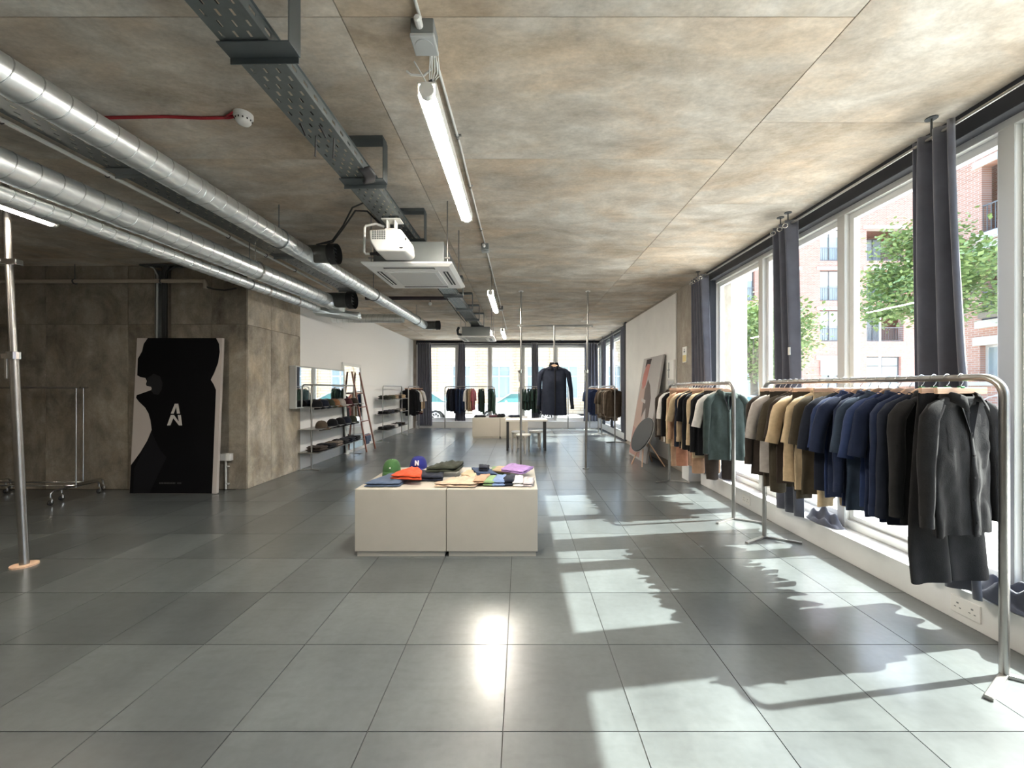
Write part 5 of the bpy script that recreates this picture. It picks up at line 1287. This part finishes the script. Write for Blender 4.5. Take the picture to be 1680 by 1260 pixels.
fpoly([(338, 728), (362, 652), (386, 652), (424, 702), (414, 652), (437, 652), (450, 728), (426, 728), (382, 676), (363, 728)], 'printed_monogram_letter', 'print_logo', .0016, .0022)
m = MB()
for k in range(15):
    if k == 11: continue
    x = 300 + k * 11; m.prism(pcrop([(x, 1150), (x + 7, 1150), (x + 7, 1138), (x, 1138)]), pc, .0011, .0015)
m.build('printed_caption', 'print_text', po)

# ================================================================== CANVAS BY THE PIER
pa = thing('portrait_canvas', (2.70, 8.5, 0), 'tall portrait canvas leaning on the pier behind the second rack', 'poster')
def qc(u, v, s): return (2.50 + .350 * v - s, 9.22 - 1.24 * u, .005 + 2.19 * v - s * .17)
MB().prism([(0, 0), (1, 0), (1, 1), (0, 1)], qc, -.045, 0).build('canvas', 'art_grey', pa, bevel=.002)
def qp(pts, name, mat, s0): MB().prism(pts, qc, s0, s0 + .0006).build(name, mat, pa)
qp([(.0, .02), (.62, .02), (.60, .30), (.45, .45), (.38, .70), (.22, .70), (.10, .72), (.02, .55)], 'printed_robe', 'art_pink', .0002)
qp([(.0, .02), (.62, .02), (.58, .24), (.0, .30)], 'printed_skirt', 'art_rose', .0009)
qp([(.38, .40), (.36, .68), (.44, .78), (.60, .72), (.74, .60), (.76, .42), (.62, .38), (.55, .50)], 'printed_jacket', 'art_brown', .0009)
qp([(.12, .74), (.22, .68), (.36, .72), (.40, .84), (.44, .935), (.24, .935), (.14, .84)], 'printed_skin', 'art_skin', .0016)
qp([(.18, .90), (.28, .94), (.44, .93), (.47, .985), (.20, .985)], 'printed_hair', 'art_hair', .0023)
qp([(.25, .56), (.48, .54), (.48, .575), (.25, .59)], 'printed_cuff', 'canvas_white', .0016)
qp([(.42, .38), (.55, .50), (.56, .44), (.46, .36)], 'printed_lining', 'canvas_white', .0016)

# round table with tilted top on wooden legs
rt = thing('tilted_round_table', (2.42, 8.0, 0), 'small round table with dark tilted top and wooden legs by the pier', 'table')
nrm = Vector((-.88, -.12, .42)).normalized(); ce = Vector((2.42, 7.92, .60))
MB().cyl(ce, ce + nrm * .022, .36, n=48).build('table_top', 'disc_dark', rt, bevel=.004)
e1 = nrm.orthogonal().normalized(); e2 = nrm.cross(e1)
MB().tube([ce - nrm * .002 + (e1 * cos(a) + e2 * sin(a)) * .362 for a in [2 * pi * i / 48 for i in range(48)]], .007, 6, closed=True).build('rim', 'plastic_grey', rt, smooth=True)
hub = ce - nrm * .03
for p in ((2.22, 7.98, 0), (2.34, 7.70, 0), (2.80, 7.75, 0), (2.72, 8.25, 0)): MB().tube([hub, p], [.016, .011], 10).build('leg', 'wood_pale', rt, smooth='auto')

# pier fittings
es = thing('pier_sign', (2.93, 7.1, 1.98), 'small yellow and white notice fixed on the concrete pier', 'sign')
MB().box(2.922, 2.94, 7.03, 7.21, 1.98, 2.26).build('sign_plate', 'sign_white', es, bevel=.003)
MB().box(2.920, 2.9225, 7.045, 7.195, 1.995, 2.11).build('yellow_field', 'sign_yellow', es)
MB().box(2.920, 2.9225, 7.09, 7.15, 2.16, 2.19).box(2.920, 2.9225, 7.10, 7.14, 2.205, 2.22).build('print_mark', 'plastic_dark_grey', es)
hp = thing('control_panel', (2.90, 7.63, 1.60), 'white wall control panel with dark slot on the pier board', 'panel')
MB().box(2.885, 2.915, 7.52, 7.86, 1.68, 2.06).build('panel_body', 'plastic_white', hp, bevel=.004)
MB().box(2.882, 2.886, 7.75, 7.79, 1.72, 2.02).box(2.880, 2.884, 7.72, 7.82, 1.865, 1.885).build('slot', 'plastic_dark_grey', hp)
MB().box(2.895, 2.915, 7.55, 7.84, 1.55, 1.67).build('lower_panel', 'plastic_grey', hp, bevel=.003)
bx_ = MB().box(2.74, 2.935, 6.50, 6.78, 0, .40).build('white_floor_box', 'white_paint', bevel=.004, label='small white box on the floor beside the pier', cat='box')

# plinth sockets
for k, (y, lb) in enumerate(((2.56, 'double white socket on the plinth under the nearest rack'), (5.05, 'double white socket on the plinth under the second rack'))):
    s = thing('plinth_socket', (XR, y, .05), lb, 'socket', 'plinth sockets')
    MB().box(XR - .012, XR + .001, y - .085, y + .085, .055, .165).build('face_plate', 'plastic_white', s, bevel=.003)
    m = MB()
    for c in (-.042, .042): m.box(XR - .0135, XR - .011, y + c - .006, y + c + .006, .118, .128).box(XR - .0135, XR - .011, y + c - .020, y + c - .010, .092, .098).box(XR - .0135, XR - .011, y + c + .010, y + c + .020, .092, .098)
    m.build('socket_hole', 'plastic_dark_grey', s)

# ================================================================== CURTAINS
def curtain(x, ya, yb, ya2, yb2, z1, z0, folds, label, group, axis='Y', seed=0, amp=.05, tie=0.0):
    """pleated drape; ya..yb at the top, ya2..yb2 at the bottom, hung at x"""
    rn = random.Random(seed); ph = rn.uniform(0, 6.28); t = thing('curtain', ((x, (ya + yb) / 2, z0) if axis == 'Y' else ((ya + yb) / 2, x, z0)), label, 'curtain', group)
    def fn(u, v):
        q = v ** 1.15; a = ya + (yb - ya) * u; b = ya2 + (yb2 - ya2) * u
        y = a + (b - a) * q + .008 * sin(7 * u + 3 * v)
        w_ = amp * (.75 + .35 * sin(2.2 * v + ph)) * sin(2 * pi * folds * u + ph + .5 * sin(2.5 * v + u * 3)) + .02 * sin(3 * v + ph) * v
        z = z1 + (z0 - z1) * v
        return (x + w_, y, z) if axis == 'Y' else (y, x + w_, z)
    o = MB().grid(fn, folds * 14, 30).build('drape', 'curtain', t, smooth=True)
    s = o.modifiers.new('thickness', 'SOLIDIFY'); s.thickness = .005; s.offset = 0
    m = MB()
    for k in range(folds):
        u = (k + .5) / folds; p = Vector(fn(u, .018)); q = Vector(fn(u + .02, .018)); d = (q - p).normalized()
        n = Vector((-d.y, d.x, 0)); m.tube([p + (d * cos(a) + Vector((0, 0, 1)) * sin(a)) * .022 for a in [2 * pi * i / 14 for i in range(14)]], .006, 6, closed=True)
    m.build('eyelet', 'chrome', t, smooth=True)
    return t
GCU = 'dark grey blackout curtains'
k1 = curtain(2.80, 2.84, 2.56, 2.86, 2.40, 3.26, .24, 3, 'dark curtain behind the closest clothes rack', GCU, seed=2, amp=.055)
k2 = curtain(2.80, 4.38, 4.10, 4.36, 3.95, 3.26, .24, 3, 'dark curtain with a white tag between the first two racks', GCU, seed=3, amp=.05)
MB().box(2.735, 2.742, 4.055, 4.085, 1.86, 1.94).build('care_tag', 'plastic_white', k2)
k3 = curtain(2.80, 6.46, 6.05, 6.46, 5.80, 3.26, .24, 5, 'dark curtain beside the concrete pier', GCU, seed=4, amp=.05)
curtain(2.92, 11.55, 11.18, 11.5, 11.12, 3.26, .26, 4, 'straight dark curtain at the near end of the far right windows', GCU, seed=5, amp=.045)
curtain(2.95, 13.05, 12.7, 13.0, 12.6, 3.26, .26, 4, 'grey curtain in the middle of the far right windows', GCU, seed=6, amp=.05)
curtain(2.95, 14.4, 14.05, 14.4, 13.9, 3.26, .26, 4, 'grey curtain near the back right corner', GCU, seed=7, amp=.05)
curtain(15.22, 2.45, 2.95, 2.40, 2.98, 3.26, .26, 5, 'bunched grey curtain in the back right corner', GCU, axis='X', seed=8, amp=.05)
curtain(15.22, .42, .66, .42, .72, 3.26, .27, 3, 'narrow grey curtain above the rack behind the black jacket', GCU, axis='X', seed=9, amp=.04)
curtain(15.22, -2.36, -2.12, -2.50, -2.10, 3.26, .27, 3, 'narrow grey curtain above the left back rack', GCU, axis='X', seed=10, amp=.04)
curtain(15.20, -3.92, -3.42, -3.92, -3.36, 3.26, .10, 6, 'bunched dark curtain in the back left corner', GCU, axis='X', seed=11, amp=.055)
# pools of fabric on the sill
def pool(parent, cx, cy, lx, ly, h, seed, z=.217):
    rn = random.Random(seed); ph = [rn.uniform(0, 6) for _ in range(4)]
    def fn(u, v):
        a = 2 * pi * u; r = v
        x = lx * r * cos(a) * (1 + .12 * sin(3 * a + ph[0])); y = ly * r * sin(a) * (1 + .10 * sin(4 * a + ph[1]))
        zz = h * (1 - r ** 2.2) * (.60 + .26 * sin(7 * x / lx + 4 * y / ly + ph[2]) + .22 * sin(5 * x / lx - 9 * y / ly + ph[3])) + .012 * (1 - r)
        return (cx + x, cy + y, z + max(.002, zz))
    MB().grid(fn, 40, 14, closeu=True).build('pooled_hem', 'curtain', parent, smooth=True)
pool(k1, 2.955, 2.38, .09, .27, .16, 5); pool(k1, 2.96, 2.06, .085, .26, .09, 8); pool(k2, 2.95, 3.88, .085, .22, .16, 6); pool(k3, 2.955, 5.75, .08, .2, .12, 7)
# curtain rods
for (axis, a0, a1, fx, br, lb) in (('Y', -2.5, 6.3, 2.80, (6.3, 4.30, 4.18, 2.72, 1.0), 'thin metal curtain rod along the near right windows'), ('Y', 11.15, 15.15, 2.94, (11.4, 12.9, 14.3), 'thin metal curtain rod along the far right windows'), ('X', -3.95, 3.0, 15.22, (-2.2, -.4, 1.5, 2.8), 'thin metal curtain rod along the back windows')):
    t = thing('curtain_rod', (fx, a0, 3.225) if axis == 'Y' else (a0, fx, 3.225), lb, 'curtain rod')
    P = (lambda a, z: (fx, a, z)) if axis == 'Y' else (lambda a, z: (a, fx, z))
    MB().cyl(P(a0, 3.225), P(a1, 3.225), .010, n=10).build('rod', 'steel', t, smooth='auto')
    m = MB()
    for b in br: m.cyl(P(b, 3.225), P(b, ZC - .004), .006, n=8); q = P(b, ZC - .003); m.cyl((q[0], q[1], ZC - .006), (q[0], q[1], ZC), .035, n=14)
    m.build('bracket', 'dark_metal', t)

# ================================================================== TELESCOPIC POLES
def pole(path_bottom, path_top, label, r=.022, clamp=None, disc=.06, wood=False):
    b, t_ = Vector(path_bottom), Vector(path_top); t = thing('telescopic_pole', path_bottom, label, 'pole', 'floor to ceiling poles')
    k = (clamp[1] if clamp else 1.7) / (t_.z - b.z); mid = b.lerp(t_, k)
    MB().cyl(b + Vector((0, 0, .012)), mid, r, n=16).build('lower_tube', 'steel', t, smooth='auto')
    MB().cyl(mid, t_ - Vector((0, 0, .012)), r * .80, n=16).build('upper_tube', 'steel', t, smooth='auto')
    MB().cyl(b, b + Vector((0, 0, .014)), disc, n=20).build('floor_pad', 'wood_pale' if wood else 'steel', t)
    MB().cyl(t_ - Vector((0, 0, .014)), t_, disc * .8, n=20).build('ceiling_pad', 'plastic_white', t)
    m = MB().cyl(mid - Vector((0, 0, .03)), mid + Vector((0, 0, .03)), r * 1.5, n=16); m.cbox(mid + Vector((-r * 1.6, -.01, -.005)), .05, .035, .04)
    m.build('clamp', 'chrome', t)
    m = MB().beam(mid + Vector((-.04, -.02, -.01)), mid + Vector((-.03, -.025, -.20)), .018, .014, up=(0, 1, 0)); m.build('clamp_lever', 'chrome', t, bevel=.003)
    return t
lp_ = pole((-4.25, 3.42, 0), (-4.42, 3.42, ZC), 'chrome telescopic pole at the left edge of the room', r=.030, clamp=(0, 1.80), disc=.085, wood=True)
m = MB().cyl((-5.6, 2.6, 2.72), (-4.38, 3.45, 2.60), .018, n=12); m.build('cross_bar', 'steel', lp_, smooth='auto')
MB().cbox((-4.355, 3.42, 2.60), .13, .06, .05).build('bar_clamp', 'chrome', lp_, bevel=.006)
pole((0.005, 7.55, 0), (0.01, 7.55, ZC), 'left steel pole of the freestanding frame holding the black jacket', clamp=(0, 1.84))
pole((1.235, 7.55, 0), (1.275, 7.55, ZC), 'right steel pole of the freestanding frame holding the black jacket', clamp=(0, 1.84))
hb = thing('hanging_frame_bar', (.64, 7.55, 2.69), 'horizontal steel bar with drop rod between the two room poles', 'bar')
MB().cyl((-.06, 7.52, 2.70), (1.34, 7.52, 2.70), .017, n=12).build('cross_tube', 'steel', hb, smooth='auto')
MB().cyl((.635, 7.52, 2.70), (.635, 7.52, 2.02), .017, n=12).build('drop_rod', 'steel', hb, smooth='auto')
MB().cbox((0.01, 7.535, 2.70), .06, .06, .05).cbox((1.265, 7.535, 2.70), .06, .06, .05).cyl((1.33, 7.52, 2.70), (1.36, 7.52, 2.70), .024, n=12).build('bar_clamp', 'chrome', hb, bevel=.006)
# black field jacket hanging on the frame
jk = thing('field_jacket', (.635, 7.53, 2.05), 'large near-black jacket hanging on the freestanding pole frame', 'jacket')
for nm, me in garment_meshes('jacket', 91, .236, .10, .92, .72, detail=1.4, collar=True, placket=True, cuffs=True, spread=.10):
    o = colored(nm, me, 'fab ink' if nm in ('body', 'sleeve') else 'fab black', jk)
    if nm in ('collar', 'placket', 'pocket'): o.modifiers.new('thickness', 'SOLIDIFY').thickness = .004
colored('hood', MB().grid(lambda u, v: (.105 * cos(2 * pi * u) * (1 - .25 * v), .06 + .055 * sin(2 * pi * u) * (1 - .3 * v), -.15 + .11 * v ** .7), 24, 8, closeu=True).mesh('garment_hood', smooth=True), 'fab black', jk)
hanger((.635, 7.53, 2.05), 0, 'shoulder', 'wooden hanger inside the large black jacket', 'hanger of the frame jacket')

# ================================================================== TABLE AND STOOLS
tb = thing('white_table', (.14, 9.95, 0), 'white table with black legs in the middle of the room', 'table')
MB().box(-.37, .66, 9.66, 10.26, .715, .755).build('table_top', 'stool_white', tb, bevel=.003)
for x in (-.32, .60):
    for y in (9.71, 10.20): MB().box(x - .025, x + .025, y - .025, y + .025, 0, .715).build('leg', 'plastic_black', tb, bevel=.003)
def stool(c, rz, label):
    t = thing('round_stool', (*c, 0), label, 'stool', 'white round stools at the table', rz)
    MB().lathe((0, 0, .405), [(.165, 0), (.175, .006), (.175, .03), (.168, .036)], 32).build('seat', 'stool_white', t, local=True, smooth='auto')
    for k in range(3):
        a = k * 2 * pi / 3 + pi / 6; e = Vector((cos(a), sin(a), 0))
        pts = [e * .02 + Vector((0, 0, .395)), e * .13 + Vector((0, 0, .395)), e * .155 + Vector((0, 0, .385)), e * .168 + Vector((0, 0, .36)), e * .178 + Vector((0, 0, 0))]
        m = MB()
        for p, q in zip(pts[:-1], pts[1:]): m.beam(p, q, .045, .022, up=(e.x * .3, e.y * .3, 1))
        m.build('leg', 'leg_grey', t, local=True)
stool((.07, 9.42), .2, 'front white stool nearest the camera at the white table')
stool((-.06, 10.05), 1.1, 'left white stool under the white table')
stool((.39, 10.18), .6, 'right white stool under the white table')

# ================================================================== ROLLING RAIL RACKS IN THE ALCOVE
def rolling_rack(x0, x1, y, hw, label):
    t = thing('rolling_rack', ((x0 + x1) / 2, y, 0), label, 'rolling rack', 'chrome rolling racks in the alcove')
    MB().tube([(x0 - .05, y, 1.53), (x1 + .06, y, 1.53)], .014, 10).build('top_rail', 'chrome', t, smooth='auto')
    for x in (x0, x1):
        MB().cyl((x, y, .16), (x, y, 1.53), .012, n=10).build('upright', 'chrome', t, smooth='auto')
        m = MB(); m.tube([(x, y - hw, .10), (x, y - hw, .15), (x, y - hw + .03, .18), (x, y + hw - .03, .18), (x, y + hw, .15), (x, y + hw, .10)], .014, 10)
        m.build('base_tube', 'chrome', t, smooth='auto')
        for s in (-1, 1):
            c = MB().cyl((x - .012, y + s * hw, .032), (x + .012, y + s * hw, .032), .032, n=18).build('castor', 'plastic_black', t, bevel=.004)
            MB().tube([(x, y + s * hw, .10), (x + .016, y + s * hw, .07), (x + .018, y + s * hw, .035)], .010, 8).cyl((x + .012, y + s * hw, .032), (x + .020, y + s * hw, .032), .022, n=12).build('castor_fork', 'chrome', c)
    MB().cyl((x0, y - .02, .19), (x1, y - .02, .19), .011, n=8).build('bottom_rail', 'chrome', t, smooth='auto')
rolling_rack(-7.45, -6.10, 5.48, .30, 'front chrome rolling garment rack standing empty in the alcove')
rolling_rack(-7.60, -6.22, 5.68, .27, 'rear chrome rolling garment rack nested behind the other')
